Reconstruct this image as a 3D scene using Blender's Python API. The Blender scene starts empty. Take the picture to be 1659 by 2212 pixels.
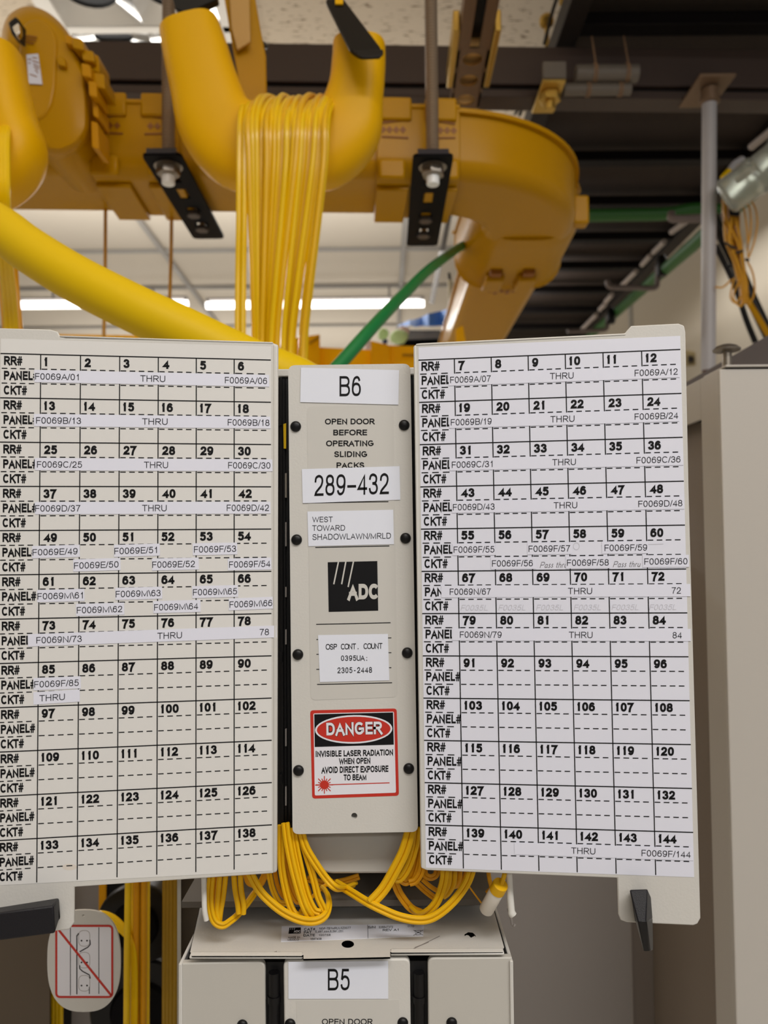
import bpy, math, random
from mathutils import Vector, Matrix
random.seed(7)
S = bpy.context.scene
COL = S.collection
# ------------------------------------------------------------------ camera
W, H, FPX = 1659.0, 2212.0, 1700.0
EYE = 1.60
PITCH, ROLL = math.radians(2.3), math.radians(0.5)
cam = bpy.data.cameras.new('camera')
camo = bpy.data.objects.new('camera', cam); COL.objects.link(camo)
cam.sensor_fit = 'HORIZONTAL'; cam.sensor_width = 5.6
cam.lens = FPX / W * 5.6
cam.clip_start = 0.02; cam.clip_end = 60
cam.dof.use_dof = True; cam.dof.focus_distance = 0.365; cam.dof.aperture_fstop = cam.lens / 2.3
F = Vector((0, math.cos(PITCH), math.sin(PITCH)))
R0 = Vector((1, 0, 0)); U0 = R0.cross(F)
R = R0 * math.cos(ROLL) - U0 * math.sin(ROLL)
U = U0 * math.cos(ROLL) + R0 * math.sin(ROLL)
ROT = Matrix((R, U, -F)).transposed()
camo.matrix_world = Matrix.Translation((0, 0, EYE)) @ ROT.to_4x4()
S.camera = camo
CAM = Vector((0, 0, EYE))
# ------------------------------------------------------------------ view, world, lamps
S.view_settings.view_transform = 'Standard'; S.view_settings.look = 'None'
S.view_settings.gamma = 1.0; S.view_settings.use_curve_mapping = False
S.view_settings.exposure = 0.0
wd = bpy.data.worlds.new('world'); S.world = wd; wd.use_nodes = True
wb = wd.node_tree.nodes['Background']
wb.inputs[0].default_value = (1.0, 0.95, 0.88, 1); wb.inputs[1].default_value = 0.21
def area(name, loc, sx, sy, power, col=(1, .95, .88), rot=(0, 0, 0)):
    l = bpy.data.lights.new(name, 'AREA'); l.shape = 'RECTANGLE'; l.size = sx; l.size_y = sy
    l.energy = power; l.color = col
    o = bpy.data.objects.new(name, l); o.location = loc; o.rotation_euler = rot; COL.objects.link(o)
    return o
WARM = (1, .98, .955)
UP = (math.pi, 0, 0)
area('aisle_lamp', (0.70, -0.70, 2.80), 2.0, 0.35, 32, WARM)
area('aisle_lamp', (0.7, -2.6, 2.80), 2.4, 0.35, 36, WARM)
area('far_aisle_lamp', (-1.2, 4.4, 2.80), 2.4, 0.3, 40, (1, .98, .96))
area('side_aisle_lamp', (-2.2, 2.2, 2.80), 0.3, 1.2, 18, WARM)
area('far_raceway_fill', (-0.6, 3.1, 2.80), 2.4, 0.3, 16, WARM)  # added lamp, unseen source, to brighten the far raceway
area('rack_aisle_lamp', (1.25, 2.9, 2.85), 0.25, 1.2, 3.5, WARM)
# added fill lamps facing up, without fixtures, to brighten the ceiling
area('aisle_ceiling_fill', (0.15, -0.3, 2.45), 2.4, 0.3, 20, WARM, UP)
area('side_ceiling_fill', (-2.0, 1.6, 2.45), 0.3, 2.0, 26, WARM, UP)
area('next_aisle_ceiling_fill', (-0.6, 3.1, 2.45), 2.4, 0.3, 17, WARM, UP)
area('far_ceiling_fill', (-1.0, 5.6, 2.3), 2.6, 0.6, 14, WARM, UP)

# ------------------------------------------------------------------ helpers
def ray(px, py):
    return F + R * ((px - W / 2) / FPX) + U * ((H / 2 - py) / FPX)
def P(px, py, Z):
    d = ray(px, py); return CAM + d * (Z / d.y)
def PH(px, py, h):
    d = ray(px, py); return CAM + d * (h / d.z)
class Plane:
    def __init__(s, p, n):
        s.p = p; s.n = n.normalized()
        if s.n.dot(CAM - p) < 0: s.n = -s.n
    def at(s, px, py, off=0.0):
        d = ray(px, py); q = s.p + s.n * off
        return CAM + d * ((q - CAM).dot(s.n) / d.dot(s.n))
def vplane(x0, z0, x1, z1):
    a, b = P(x0, 1150, z0), P(x1, 1150, z1)
    return Plane(a, (b - a).cross(Vector((0, 0, 1))))
def lin(c):
    c = c / 255.0
    return c / 12.92 if c <= 0.04045 else ((c + 0.055) / 1.055) ** 2.4
MATS = {}
def mat(name, rgb, rough=.5, metal=0.0, spec=.5, bump=0.0, bscale=200, emit=0, trans=0.0, sss=0.0, noise=0.0, coat=0.0, translu=0.0):
    if name in MATS: return MATS[name]
    m = bpy.data.materials.new(name); m.use_nodes = True
    nt = m.node_tree; b = nt.nodes['Principled BSDF']
    c = (lin(rgb[0]), lin(rgb[1]), lin(rgb[2]), 1)
    b.inputs['Base Color'].default_value = c
    b.inputs['Roughness'].default_value = rough; b.inputs['Metallic'].default_value = metal
    b.inputs['Specular IOR Level'].default_value = spec
    b.inputs['Transmission Weight'].default_value = trans
    b.inputs['Coat Weight'].default_value = coat
    if sss:
        b.inputs['Subsurface Weight'].default_value = sss
        b.inputs['Subsurface Radius'].default_value = (.02, .012, .003); b.inputs['Subsurface Scale'].default_value = .5
    if emit:
        b.inputs['Emission Color'].default_value = c; b.inputs['Emission Strength'].default_value = emit
    tc = nt.nodes.new('ShaderNodeTexCoord')
    if noise:
        n = nt.nodes.new('ShaderNodeTexNoise'); n.inputs['Scale'].default_value = 14; n.inputs['Detail'].default_value = 4
        nt.links.new(tc.outputs['Object'], n.inputs['Vector'])
        mx = nt.nodes.new('ShaderNodeMix'); mx.data_type = 'RGBA'
        mx.inputs[6].default_value = c; mx.inputs[7].default_value = tuple(v * (1 - noise) for v in c[:3]) + (1,)
        nt.links.new(n.outputs['Fac'], mx.inputs[0]); nt.links.new(mx.outputs[2], b.inputs['Base Color'])
    if bump:
        n = nt.nodes.new('ShaderNodeTexNoise'); n.inputs['Scale'].default_value = bscale
        nt.links.new(tc.outputs['Object'], n.inputs['Vector'])
        bp = nt.nodes.new('ShaderNodeBump'); bp.inputs['Strength'].default_value = bump; bp.inputs['Distance'].default_value = .002
        nt.links.new(n.outputs['Fac'], bp.inputs['Height']); nt.links.new(bp.outputs['Normal'], b.inputs['Normal'])
    if translu:                                  # light passing through thin mouldings
        t = nt.nodes.new('ShaderNodeBsdfTranslucent'); t.inputs['Color'].default_value = tuple(min(1, v * .6 + .4 * (1, .8, .12)[i]) for i, v in enumerate(c[:3])) + (1,)
        x = nt.nodes.new('ShaderNodeMixShader'); x.inputs[0].default_value = translu
        nt.links.new(b.outputs[0], x.inputs[1]); nt.links.new(t.outputs[0], x.inputs[2])
        nt.links.new(x.outputs[0], nt.nodes['Material Output'].inputs['Surface'])
    MATS[name] = m; return m

M_BEIGE = mat('beige_enamel', (202, 200, 195), .42, bump=.05, bscale=900)
M_BEIGED = mat('beige_enamel_body', (186, 183, 176), .5)
M_GREY = mat('grey_enamel', (140, 134, 130), .6)
M_PAPERL = mat('chart_paper_warm', (216, 215, 213), .6)
M_PAPERR = mat('chart_paper_cool', (220, 222, 235), .5)
M_TAPE = mat('label_tape', (222, 224, 238), .4)
M_TAPEW = mat('label_tape_white', (222, 226, 238), .45)
M_INK = mat('black_ink', (14, 14, 17), .6, spec=.2)
M_INKT = mat('label_ink', (26, 26, 32), .6, spec=.2)
M_PENCIL = mat('pencil', (196, 196, 206), .7)
M_PENCILD = mat('pencil_dark', (110, 108, 112), .7)
M_BLACK = mat('black_plastic', (11, 10, 12), .38, spec=.3)
M_BLACKM = mat('black_enamel', (9, 8, 11), .55, spec=.08)
M_SATIN = mat('black_satin_grain', (22, 21, 26), .5, spec=.3, bump=.15, bscale=2200)
M_CAVITY = mat('dark_cavity', (8, 7, 9), .55)
M_YEL = mat('yellow_moulding', (234, 178, 0), .4, spec=.2)
M_TRO = mat('orange_yellow_raceway', (196, 143, 0), .3, spec=.2, translu=.12)
M_TROD = mat('amber_raceway_ink', (142, 84, 0), .5)
M_FIB = mat('yellow_fibre_jacket', (242, 198, 4), .25, spec=.4)
M_ZIP = mat('yellow_patch_jacket', (226, 174, 4), .45, spec=.3)
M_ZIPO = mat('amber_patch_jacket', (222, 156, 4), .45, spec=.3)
M_DUCT = mat('yellow_duct', (230, 192, 8), .5, spec=.22)
M_ORC = mat('orange_cord', (210, 150, 24), .5)
M_STEEL = mat('zinc_steel', (150, 142, 132), .34, metal=.9)
M_ROD = mat('threaded_steel', (150, 132, 112), .4, metal=.6)
M_BRIGHT = mat('bolt_end_glint_white', (250, 253, 255), .3)  # plain white paints the light reflected on the rod end
M_GOLD = mat('yellow_zinc', (206, 170, 84), .36, metal=.75)
M_STRUT = mat('strut_bronze', (128, 104, 82), .45, metal=.4)
M_BEAM = mat('brown_painted_steel', (74, 61, 55), .42, spec=.3)
M_DARK = mat('dark_brown_steel', (40, 33, 29), .6, spec=.2)
M_RUNG = mat('rung_dark', (18, 14, 14), .6, spec=.15)
M_CEIL = None
M_WALL = mat('cream_wall_paint', (206, 196, 178), .8, noise=.03)
M_GREEN = mat('green_jacket', (22, 128, 66), .45)
M_GREEND = mat('dark_green_jacket', (38, 92, 30), .5)
M_GPOLE = mat('grey_conduit', (178, 176, 180), .38)
M_SLEEVE = mat('grey_sleeve', (112, 104, 94), .5)
M_TWINE = mat('waxed_twine', (150, 118, 88), .7)
M_RED = mat('sign_red', (190, 42, 28), .45)
M_SIGNW = mat('sign_white', (224, 224, 232), .45)
M_BLUE = mat('blue_sheet', (84, 146, 236), .55)
M_CHROME = mat('mirror_reflector', (210, 208, 204), .12, metal=1)
M_WHITEP = mat('white_enamel', (232, 226, 214), .45)
M_LAMP = mat('lit_tube', (255, 252, 248), .5, emit=3.5)
M_CLEAR = mat('clear_plastic', (232, 236, 228), .16, trans=.82)
M_WHITER = mat('white_coated_wire', (214, 212, 206), .35)
M_DKGREY = mat('dark_grey_channel', (92, 88, 90), .5)
M_BROWNP = mat('brown_frame_panel', (82, 70, 56), .6)
M_BIN = mat('yellow_far_raceway', (255, 212, 20), .4, spec=.2, translu=.55)

def rpoly(pts, r, n=5):
    """round the corners of a 2-D polygon"""
    out = []; N = len(pts)
    rs = r if isinstance(r, (list, tuple)) else [r] * N
    for i in range(N):
        p = Vector(pts[i]).to_2d(); a = Vector(pts[i - 1]).to_2d(); b = Vector(pts[(i + 1) % N]).to_2d()
        if rs[i] <= 0: out.append((p.x, p.y)); continue
        da, db = (a - p), (b - p); ra = min(rs[i], da.length * .49, db.length * .49)
        s = p + da.normalized() * ra; e = p + db.normalized() * ra
        for k in range(n + 1):
            t = k / n; q = s * (1 - t) ** 2 + p * 2 * t * (1 - t) + e * t * t
            out.append((q.x, q.y))
    return out
def circ(cx, cy, rx, ry=None, n=20, a0=0.0):
    ry = rx if ry is None else ry
    return [(cx + rx * math.cos(a0 + 2 * math.pi * k / n), cy + ry * math.sin(a0 + 2 * math.pi * k / n)) for k in range(n)]
def cat(pts, n=8):
    """Catmull-Rom through 3-D points"""
    p = [Vector(q) for q in pts]; p = [p[0] * 2 - p[1]] + p + [p[-1] * 2 - p[-2]]
    out = []
    for i in range(1, len(p) - 2):
        for k in range(n):
            t = k / n; a, b, c, d = p[i - 1], p[i], p[i + 1], p[i + 2]
            out.append(.5 * ((2 * b) + (c - a) * t + (2 * a - 5 * b + 4 * c - d) * t * t + (3 * b - a - 3 * c + d) * t ** 3))
    out.append(p[-2]); return out
def frames(path, up=None):
    out = []; n = None
    for i, p in enumerate(path):
        t = (path[min(i + 1, len(path) - 1)] - path[max(i - 1, 0)]).normalized()
        if n is None:
            n = up if up is not None else (Vector((0, 0, 1)) if abs(t.z) < .9 else Vector((0, 1, 0)))
        n = (n - t * n.dot(t)).normalized()
        out.append((p, n, t.cross(n)))
    return out
import mathutils.geometry as mg
# a plain grotesque stroke alphabet: skeletons in a unit box, drawn with any weight
def _arc(cx, cy, rx, ry, a0, a1, n=10, e=.88):
    out = []
    for k in range(n + 1):
        a = math.radians(a0 + (a1 - a0) * k / n); c, s = math.cos(a), math.sin(a)
        out.append((cx + rx * math.copysign(abs(c) ** e, c), cy + ry * math.copysign(abs(s) ** e, s)))
    return out
def _sm(pts, n=4):
    p = [(2 * pts[0][0] - pts[1][0], 2 * pts[0][1] - pts[1][1])] + list(pts) + [(2 * pts[-1][0] - pts[-2][0], 2 * pts[-1][1] - pts[-2][1])]
    out = []
    for i in range(1, len(p) - 2):
        for k in range(n):
            t = k / n; out.append(tuple(.5 * (2 * p[i][d] + (p[i + 1][d] - p[i - 1][d]) * t + (2 * p[i - 1][d] - 5 * p[i][d] + 4 * p[i + 1][d] - p[i + 2][d]) * t * t + (3 * p[i][d] - p[i - 1][d] - 3 * p[i + 1][d] + p[i + 2][d]) * t ** 3) for d in (0, 1)))
    return out + [tuple(pts[-1])]
_O = _arc(.5, .5, .5, .5, 0, 360, 28)
_6 = [_arc(.5, .315, .5, .315, 0, 360, 20), _sm([(.94, .79), (.80, .95), (.54, 1), (.22, .90), (.05, .62), (0, .32)])]
FONT = {   # char: (left bearing, width, right bearing, strokes)
 'A': (.04, .86, .04, [[(0, 0), (.5, 1), (1, 0)], [(.17, .32), (.83, .32)]]),
 'B': (.10, .74, .07, [[(0, 0), (0, 1), (.55, 1)] + _arc(.55, .765, .40, .235, 90, -90) + [(0, .53)], [(0, .53), (.58, .53)] + _arc(.58, .265, .42, .265, 90, -90) + [(0, 0)]]),
 'C': (.06, .86, .06, [_arc(.5, .5, .5, .5, 38, 322, 20)]),
 'D': (.10, .80, .08, [[(0, 0), (0, 1), (.42, 1)] + _arc(.42, .5, .58, .5, 90, -90, 14) + [(0, 0)]]),
 'E': (.10, .68, .06, [[(1, 1), (0, 1), (0, 0), (1, 0)], [(0, .52), (.93, .52)]]),
 'F': (.10, .64, .05, [[(1, 1), (0, 1), (0, 0)], [(0, .50), (.9, .50)]]),
 'G': (.06, .88, .10, [_arc(.5, .5, .5, .5, 40, 335, 20) + [(1, .26), (1, .46), (.56, .46)]]),
 'H': (.10, .78, .10, [[(0, 0), (0, 1)], [(1, 0), (1, 1)], [(0, .53), (1, .53)]]),
 'I': (.12, .001, .12, [[(0, 0), (0, 1)]]),
 'J': (.04, .54, .10, [[(1, 1), (1, .3)] + _arc(.5, .3, .5, .3, 0, -172)]),
 'K': (.10, .80, .03, [[(0, 0), (0, 1)], [(.95, 1), (.0, .36)], [(.36, .60), (1, 0)]]),
 'L': (.10, .60, .05, [[(0, 1), (0, 0), (1, 0)]]),
 'M': (.10, .94, .10, [[(0, 0), (0, 1), (.5, 0.04), (1, 1), (1, 0)]]),
 'N': (.10, .78, .10, [[(0, 0), (0, 1), (1, 0), (1, 1)]]),
 'O': (.06, .96, .06, [_O]),
 'P': (.10, .74, .06, [[(0, 0), (0, 1), (.56, 1)] + _arc(.56, .74, .44, .26, 90, -90) + [(0, .48)]]),
 'Q': (.06, .96, .06, [_O, [(.62, .25), (1, -.02)]]),
 'R': (.10, .78, .06, [[(0, 0), (0, 1), (.56, 1)] + _arc(.56, .745, .42, .255, 90, -90) + [(0, .49)], [(.46, .49), (1, 0)]]),
 'S': (.06, .76, .06, [_sm([(.94, .74), (.80, .94), (.48, 1), (.16, .93), (.05, .74), (.18, .59), (.5, .515), (.84, .42), (1, .25), (.84, .06), (.5, 0), (.16, .06), (0, .27)])]),
 'T': (.03, .78, .03, [[(0, 1), (1, 1)], [(.5, 1), (.5, 0)]]),
 'U': (.10, .78, .10, [[(0, 1), (0, .36)] + _arc(.5, .36, .5, .36, 180, 360, 14) + [(1, 1)]]),
 'V': (.02, .84, .02, [[(0, 1), (.5, 0), (1, 1)]]),
 'W': (.02, 1.24, .02, [[(0, 1), (.25, 0), (.5, 1), (.75, 0), (1, 1)]]),
 'X': (.03, .84, .03, [[(0, 1), (1, 0)], [(1, 1), (0, 0)]]),
 'Y': (.02, .84, .02, [[(0, 1), (.5, .44), (1, 1)], [(.5, .44), (.5, 0)]]),
 'Z': (.05, .74, .05, [[(0, 1), (1, 1), (0, 0), (1, 0)]]),
 '0': (.07, .63, .07, [_O]),
 '1': (.13, .34, .24, [[(1, 0), (1, 1)], _sm([(0, .73), (.5, .77), (.85, .90), (.97, 1)])]),
 '2': (.06, .64, .07, [_sm([(.02, .66), (.12, .90), (.5, 1), (.87, .91), (.96, .71), (.80, .48), (.48, .31), (.14, .14), (.02, 0)]) + [(1, 0)]]),
 '3': (.06, .64, .07, [_sm([(.03, .73), (.16, .93), (.48, 1), (.83, .92), (.92, .75), (.78, .57), (.38, .53)]), _sm([(.38, .53), (.84, .47), (1, .27), (.86, .07), (.48, 0), (.13, .07), (0, .28)])]),
 '4': (.04, .68, .05, [[(.76, 0), (.76, 1), (.02, .26), (1, .26)]]),
 '5': (.06, .64, .07, [[(.90, 1), (.20, 1), (.08, .49)], _sm([(.08, .49), (.28, .62), (.55, .655), (.88, .56), (1, .33), (.86, .08), (.47, 0), (.13, .07), (0, .25)])]),
 '6': (.06, .64, .07, _6),
 '7': (.06, .64, .07, [[(0, 1), (1, 1)] + _sm([(.98, .98), (.62, .58), (.42, .26), (.34, 0)])]),
 '8': (.06, .64, .07, [_arc(.5, .765, .42, .235, 0, 360, 20), _arc(.5, .27, .5, .27, 0, 360, 22)]),
 '9': (.06, .64, .07, [[(1 - x, 1 - y) for x, y in s] for s in _6]),
 '#': (.03, .72, .03, [[(.42, 1), (.24, 0)], [(.82, 1), (.64, 0)], [(.06, .66), (1, .66)], [(0, .33), (.94, .33)]]),
 '/': (-.01, .38, -.01, [[(0, 0), (1, 1)]]), '\\': (-.01, .38, -.01, [[(0, 1), (1, 0)]]),
 '.': (.12, .02, .12, [[(0, 0), (0, .08)]]), ',': (.12, .06, .12, [[(1, .06), (1, 0), (0, -.14)]]), ':': (.12, .02, .12, [[(0, 0), (0, .08)], [(0, .56), (0, .70)]]),
 '-': (.06, .34, .06, [[(0, .40), (1, .40)]]), '–': (.05, .62, .05, [[(0, .40), (1, .40)]]),
 'a': (.06, .5, .12, [_arc(.5, .3, .5, .3, 20, 340, 14), [(1, .6), (1, .1), (1.2, 0)]]),
 's': (.05, .4, .05, [_sm([(.9, .55), (.5, .64), (.1, .5), (.5, .34), (.95, .18), (.5, 0), (0, .1)])]),
 'h': (.08, .5, .08, [[(0, 0), (0, 1)], _sm([(0, .42), (.5, .62), (1, .42), (1, 0)])]),
 't': (.05, .34, .05, [[(.4, .95), (.4, .1), (.9, 0)], [(0, .64), (.95, .64)]]),
 'r': (.08, .36, .03, [[(0, 0), (0, .62)], _sm([(0, .38), (.4, .6), (1, .6)])]),
 'u': (.08, .5, .08, [_sm([(0, .62), (0, .2), (.4, 0), (1, .2)]), [(1, .62), (1, 0)]]),
}
def stroke(pts, t):
    p = [Vector(q) for q in pts]; q2 = [p[0]]
    for q in p[1:]:
        if (q - q2[-1]).length > 1e-4: q2.append(q)
    closed = (q2[0] - q2[-1]).length < 1e-3 and len(q2) > 3
    if closed: q2 = q2[:-1]
    n = len(q2); L, Rr = [], []
    if not closed:
        for e, o in ((0, 1), (-1, -2)):
            d = (q2[e] - q2[o]).normalized()
            if q2[e].y < t * 1.1 or q2[e].y > 1 - t * 1.1 or abs(d.y) < .05: q2[e] = q2[e] + d * t * (1.0 if abs(d.x) < .05 or abs(d.y) < .05 else 1.6)
    for i in range(n):
        a = q2[i - 1] if (i or closed) else None; b = q2[i]; c = q2[(i + 1) % n] if (i < n - 1 or closed) else None
        u = (b - a).normalized() if a is not None else None; v = (c - b).normalized() if c is not None else None
        if u is None: u = v
        if v is None: v = u
        n0, n1 = Vector((-u.y, u.x)), Vector((-v.y, v.x)); m = n0 + n1
        if m.length < .3: m = n0
        m.normalize(); k = min(2.6, 1 / max(.3, m.dot(n0)))
        L.append(b + m * t * k); Rr.append(b - m * t * k)
    V = [(q.x, min(1.0, max(-.2 if q.y < -.05 else 0.0, q.y))) for q in L + Rr]
    return V, [(i, (i + 1) % n, n + (i + 1) % n, n + i) for i in range(n if closed else n - 1)]
GL = {}
def glyphs(s, bold=0.0, mono=False):
    k = (s, bold, mono)
    if k in GL: return GL[k]
    t = .06 + bold; V, Fc = [], []; x = 0.0; lay = 0
    for ch in s:
        if ch == ' ': x += .84 if mono else .42; continue
        lb, w, rb, st = FONT[ch]; w += 2 * bold * .5
        if w < 2 * t: w = 2 * t
        t = (.06 + bold) * (.72 if ch == '#' else 1.25 if ch in '.:' else 1.0); lb -= bold * .6; rb -= bold * .6
        ox = x + (.42 - w / 2 if mono else lb)
        for pts in st:
            v, f = stroke([(t + px_ * (w - 2 * t), t + py_ * (1 - 2 * t)) for px_, py_ in pts], t)
            b = len(V); V += [(p[0] + ox, p[1], lay) for p in v]; Fc += [tuple(b + q for q in g) for g in f]; lay = (lay + 1) % 4
        x += .84 if mono else lb + w + rb
    x0 = min(p[0] for p in V); V = [(p[0] - x0, p[1], p[2]) for p in V]
    GL[k] = (V, Fc, max(p[0] for p in V)); return GL[k]

class MB:
    def __init__(s): s.v = []; s.f = []; s.m = []
    def add(s, v, f, m=0):
        b = len(s.v); s.v += [Vector(q) for q in v]; s.f += [tuple(b + i for i in g) for g in f]; s.m += [m] * len(f)
        return s
    def prism(s, pts, ext, m=0, ms=None):
        n = len(pts); v = [Vector(p) for p in pts] + [Vector(p) + Vector(ext) for p in pts]
        s.add(v, [tuple(range(n)), tuple(range(2 * n - 1, n - 1, -1))], m)
        b = len(s.v) - 2 * n
        s.f += [(b + i, b + n + i, b + n + (i + 1) % n, b + (i + 1) % n) for i in range(n)]; s.m += [m if ms is None else ms] * n
        return s
    def slab(s, px, pl, o0, o1, m=0):
        """solid sheet on a real plane: front face at offset o1, back at o0"""
        return s.prism([pl.at(x, y, o1) for x, y in px], pl.n * (o0 - o1), m)
    def flat(s, px, pl, off, m=0):
        return s.add([pl.at(x, y, off) for x, y in px], [tuple(range(len(px)))], m)
    def hexa(s, c, m=0):
        return s.add(c, [(0, 1, 2, 3), (7, 6, 5, 4), (0, 4, 5, 1), (1, 5, 6, 2), (2, 6, 7, 3), (3, 7, 4, 0)], m)
    def box(s, lo, hi, m=0):
        x0, y0, z0 = lo; x1, y1, z1 = hi
        return s.hexa([(x0, y0, z0), (x1, y0, z0), (x1, y0, z1), (x0, y0, z1), (x0, y1, z0), (x1, y1, z0), (x1, y1, z1), (x0, y1, z1)], m)
    def sweep(s, fr, prof, m=0, caps=True):
        """prof: closed 2-D ring, or a list of one ring per frame"""
        per = isinstance(prof[0][0], (tuple, list)); n = len(prof[0]) if per else len(prof)
        v = []
        for i, (c, a, b) in enumerate(fr):
            for (x, y) in (prof[i] if per else prof): v.append(c + a * x + b * y)
        f = [(i * n + j, i * n + (j + 1) % n, (i + 1) * n + (j + 1) % n, (i + 1) * n + j) for i in range(len(fr) - 1) for j in range(n)]
        if caps: f += [tuple(range(n - 1, -1, -1)), tuple((len(fr) - 1) * n + j for j in range(n))]
        return s.add(v, f, m)
    def tube(s, path, r, seg=10, m=0, caps=True):
        path = [Vector(p) for p in path]
        if isinstance(r, (list, tuple)): prof = [[(q * math.cos(2 * math.pi * k / seg), q * math.sin(2 * math.pi * k / seg)) for k in range(seg)] for q in r]
        else: prof = [(r * math.cos(2 * math.pi * k / seg), r * math.sin(2 * math.pi * k / seg)) for k in range(seg)]
        return s.sweep(frames(path), prof, m, caps)
    def zipcord(s, path, r, seg=8, m=0):
        fr = frames(path, Vector((0, -1, 0)))
        for sg in (-1, 1):
            s.sweep([(c + b * sg * r * .92, a, b) for c, a, b in fr], [(r * math.cos(2 * math.pi * k / seg), r * math.sin(2 * math.pi * k / seg)) for k in range(seg)], m)
        return s
    def lathe(s, base, axis, rz, seg=20, m=0):
        """rz: list of (radius, height along axis)"""
        ax = Vector(axis).normalized(); a = ax.orthogonal().normalized(); b = ax.cross(a); v = []
        for r, h in rz:
            for k in range(seg): v.append(Vector(base) + ax * h + (a * math.cos(2 * math.pi * k / seg) + b * math.sin(2 * math.pi * k / seg)) * r)
        f = [(i * seg + j, i * seg + (j + 1) % seg, (i + 1) * seg + (j + 1) % seg, (i + 1) * seg + j) for i in range(len(rz) - 1) for j in range(seg)]
        f += [tuple(range(seg - 1, -1, -1)), tuple((len(rz) - 1) * seg + j for j in range(seg))]
        return s.add(v, f, m)
    def text(s, t, x, y, h, fn, off, width=None, slope=0.0, lean=0.0, bold=0.0, m=1, mono=False, al='L', vs=0.0):
        """letters of cap height h px with baseline at (x, y), laid on a plane by fn(px, py, off)"""
        V, Fc, w = glyphs(t, bold, mono)
        sx = (width / (w * h)) if width else 1.0
        if al == 'C': x -= w * h * sx / 2
        if al == 'R': x -= w * h * sx
        vv = []
        for (a, b, lay) in V:
            dx = a * h * sx; vv.append(fn(x + dx + b * h * lean, y - b * h + dx * slope, off + lay * 9e-6))
        return s.add(vv, Fc, m)
    def line(s, x0, y0, x1, y1, w, fn, off, m=1):
        d = Vector((x1 - x0, y1 - y0)); n = Vector((-d.y, d.x)).normalized() * w / 2
        q = [(x0 + n.x, y0 + n.y), (x1 + n.x, y1 + n.y), (x1 - n.x, y1 - n.y), (x0 - n.x, y0 - n.y)]
        return s.add([fn(a, b, off) for a, b in q], [(0, 1, 2, 3)], m)
    def pline(s, pts, w, fn, off, m=1, closed=False):
        n = len(pts)
        L, Rr = [], []
        for i in range(n):
            a = Vector(pts[i - 1] if (i or closed) else pts[i]); b = Vector(pts[(i + 1) % n] if (i < n - 1 or closed) else pts[i])
            d = (b - a).normalized(); nn = Vector((-d.y, d.x)) * w / 2; p = Vector(pts[i])
            L.append(fn(p.x + nn.x, p.y + nn.y, off)); Rr.append(fn(p.x - nn.x, p.y - nn.y, off))
        k = n if closed else n - 1
        return s.add(L + Rr, [(i, (i + 1) % n, n + (i + 1) % n, n + i) for i in range(k)], m)
    def build(s, name, mats, parent=None, label=None, smooth=38, bevel=0.0, seg=2, origin=None):
        mats = mats if isinstance(mats, (list, tuple)) else [mats]
        if parent is not None: o0 = ORIG[parent.name]
        elif origin is not None: o0 = Vector(origin)
        else:
            xs = [q.x for q in s.v]; ys = [q.y for q in s.v]; zs = [q.z for q in s.v]
            o0 = Vector(((min(xs) + max(xs)) / 2, (min(ys) + max(ys)) / 2, min(zs)))
        me = bpy.data.meshes.new(name); me.from_pydata([q - o0 for q in s.v], [], s.f)
        for m in mats: me.materials.append(m)
        me.polygons.foreach_set('material_index', s.m); me.validate(); me.update()
        if smooth:
            me.polygons.foreach_set('use_smooth', [True] * len(me.polygons)); me.set_sharp_from_angle(angle=math.radians(smooth))
        o = bpy.data.objects.new(name, me); COL.objects.link(o)
        if parent is not None: o.parent = parent
        else: o.location = o0
        ORIG[o.name] = o0
        if label: o['label'] = label
        if bevel:
            b = o.modifiers.new('bevel', 'BEVEL'); b.width = bevel; b.segments = seg; b.limit_method = 'ANGLE'; b.angle_limit = math.radians(50)
        return o
ORIG = {}
def thing(name, label, cat_, loc, group=None):
    o = bpy.data.objects.new(name, None); COL.objects.link(o); o.location = loc; o.empty_display_size = .05
    ORIG[o.name] = Vector(loc); return tag(o, label, cat_, group)
def tag(o, label, cat_, group=None):
    o['label'] = label; o['category'] = cat_
    if group: o['group'] = group
    return o
def struct(o):
    o['kind'] = 'structure'; return o
def addfix(mb, lo, hi, m=0): return mb.box(lo, hi, m)
# ------------------------------------------------------------------ the room
def ceiling_material():
    m = bpy.data.materials.new('fissured_ceiling_tile'); m.use_nodes = True; nt = m.node_tree; b = nt.nodes['Principled BSDF']
    b.inputs['Roughness'].default_value = .9
    tc = nt.nodes.new('ShaderNodeTexCoord'); mp = nt.nodes.new('ShaderNodeMapping'); mp.inputs['Scale'].default_value = (30, 125, 30)
    mp.inputs['Rotation'].default_value = (0, 0, .25)
    nt.links.new(tc.outputs['Object'], mp.inputs['Vector'])
    n = nt.nodes.new('ShaderNodeTexNoise'); n.inputs['Scale'].default_value = 1.0; n.inputs['Detail'].default_value = 1.5; n.inputs['Distortion'].default_value = .6
    nt.links.new(mp.outputs['Vector'], n.inputs['Vector'])
    r = nt.nodes.new('ShaderNodeValToRGB'); r.color_ramp.elements[0].position = .335; r.color_ramp.elements[1].position = .38
    r.color_ramp.elements[0].color = (lin(120), lin(100), lin(76), 1); r.color_ramp.elements[1].color = (lin(200), lin(184), lin(160), 1)
    nt.links.new(n.outputs['Fac'], r.inputs['Fac'])
    nt.links.new(r.outputs['Color'], b.inputs['Base Color'])
    bp = nt.nodes.new('ShaderNodeBump'); bp.inputs['Strength'].default_value = .4; bp.inputs['Distance'].default_value = .004
    nt.links.new(r.outputs['Color'], bp.inputs['Height']); nt.links.new(bp.outputs['Normal'], b.inputs['Normal'])
    return m
CH = EYE + 1.5
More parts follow.
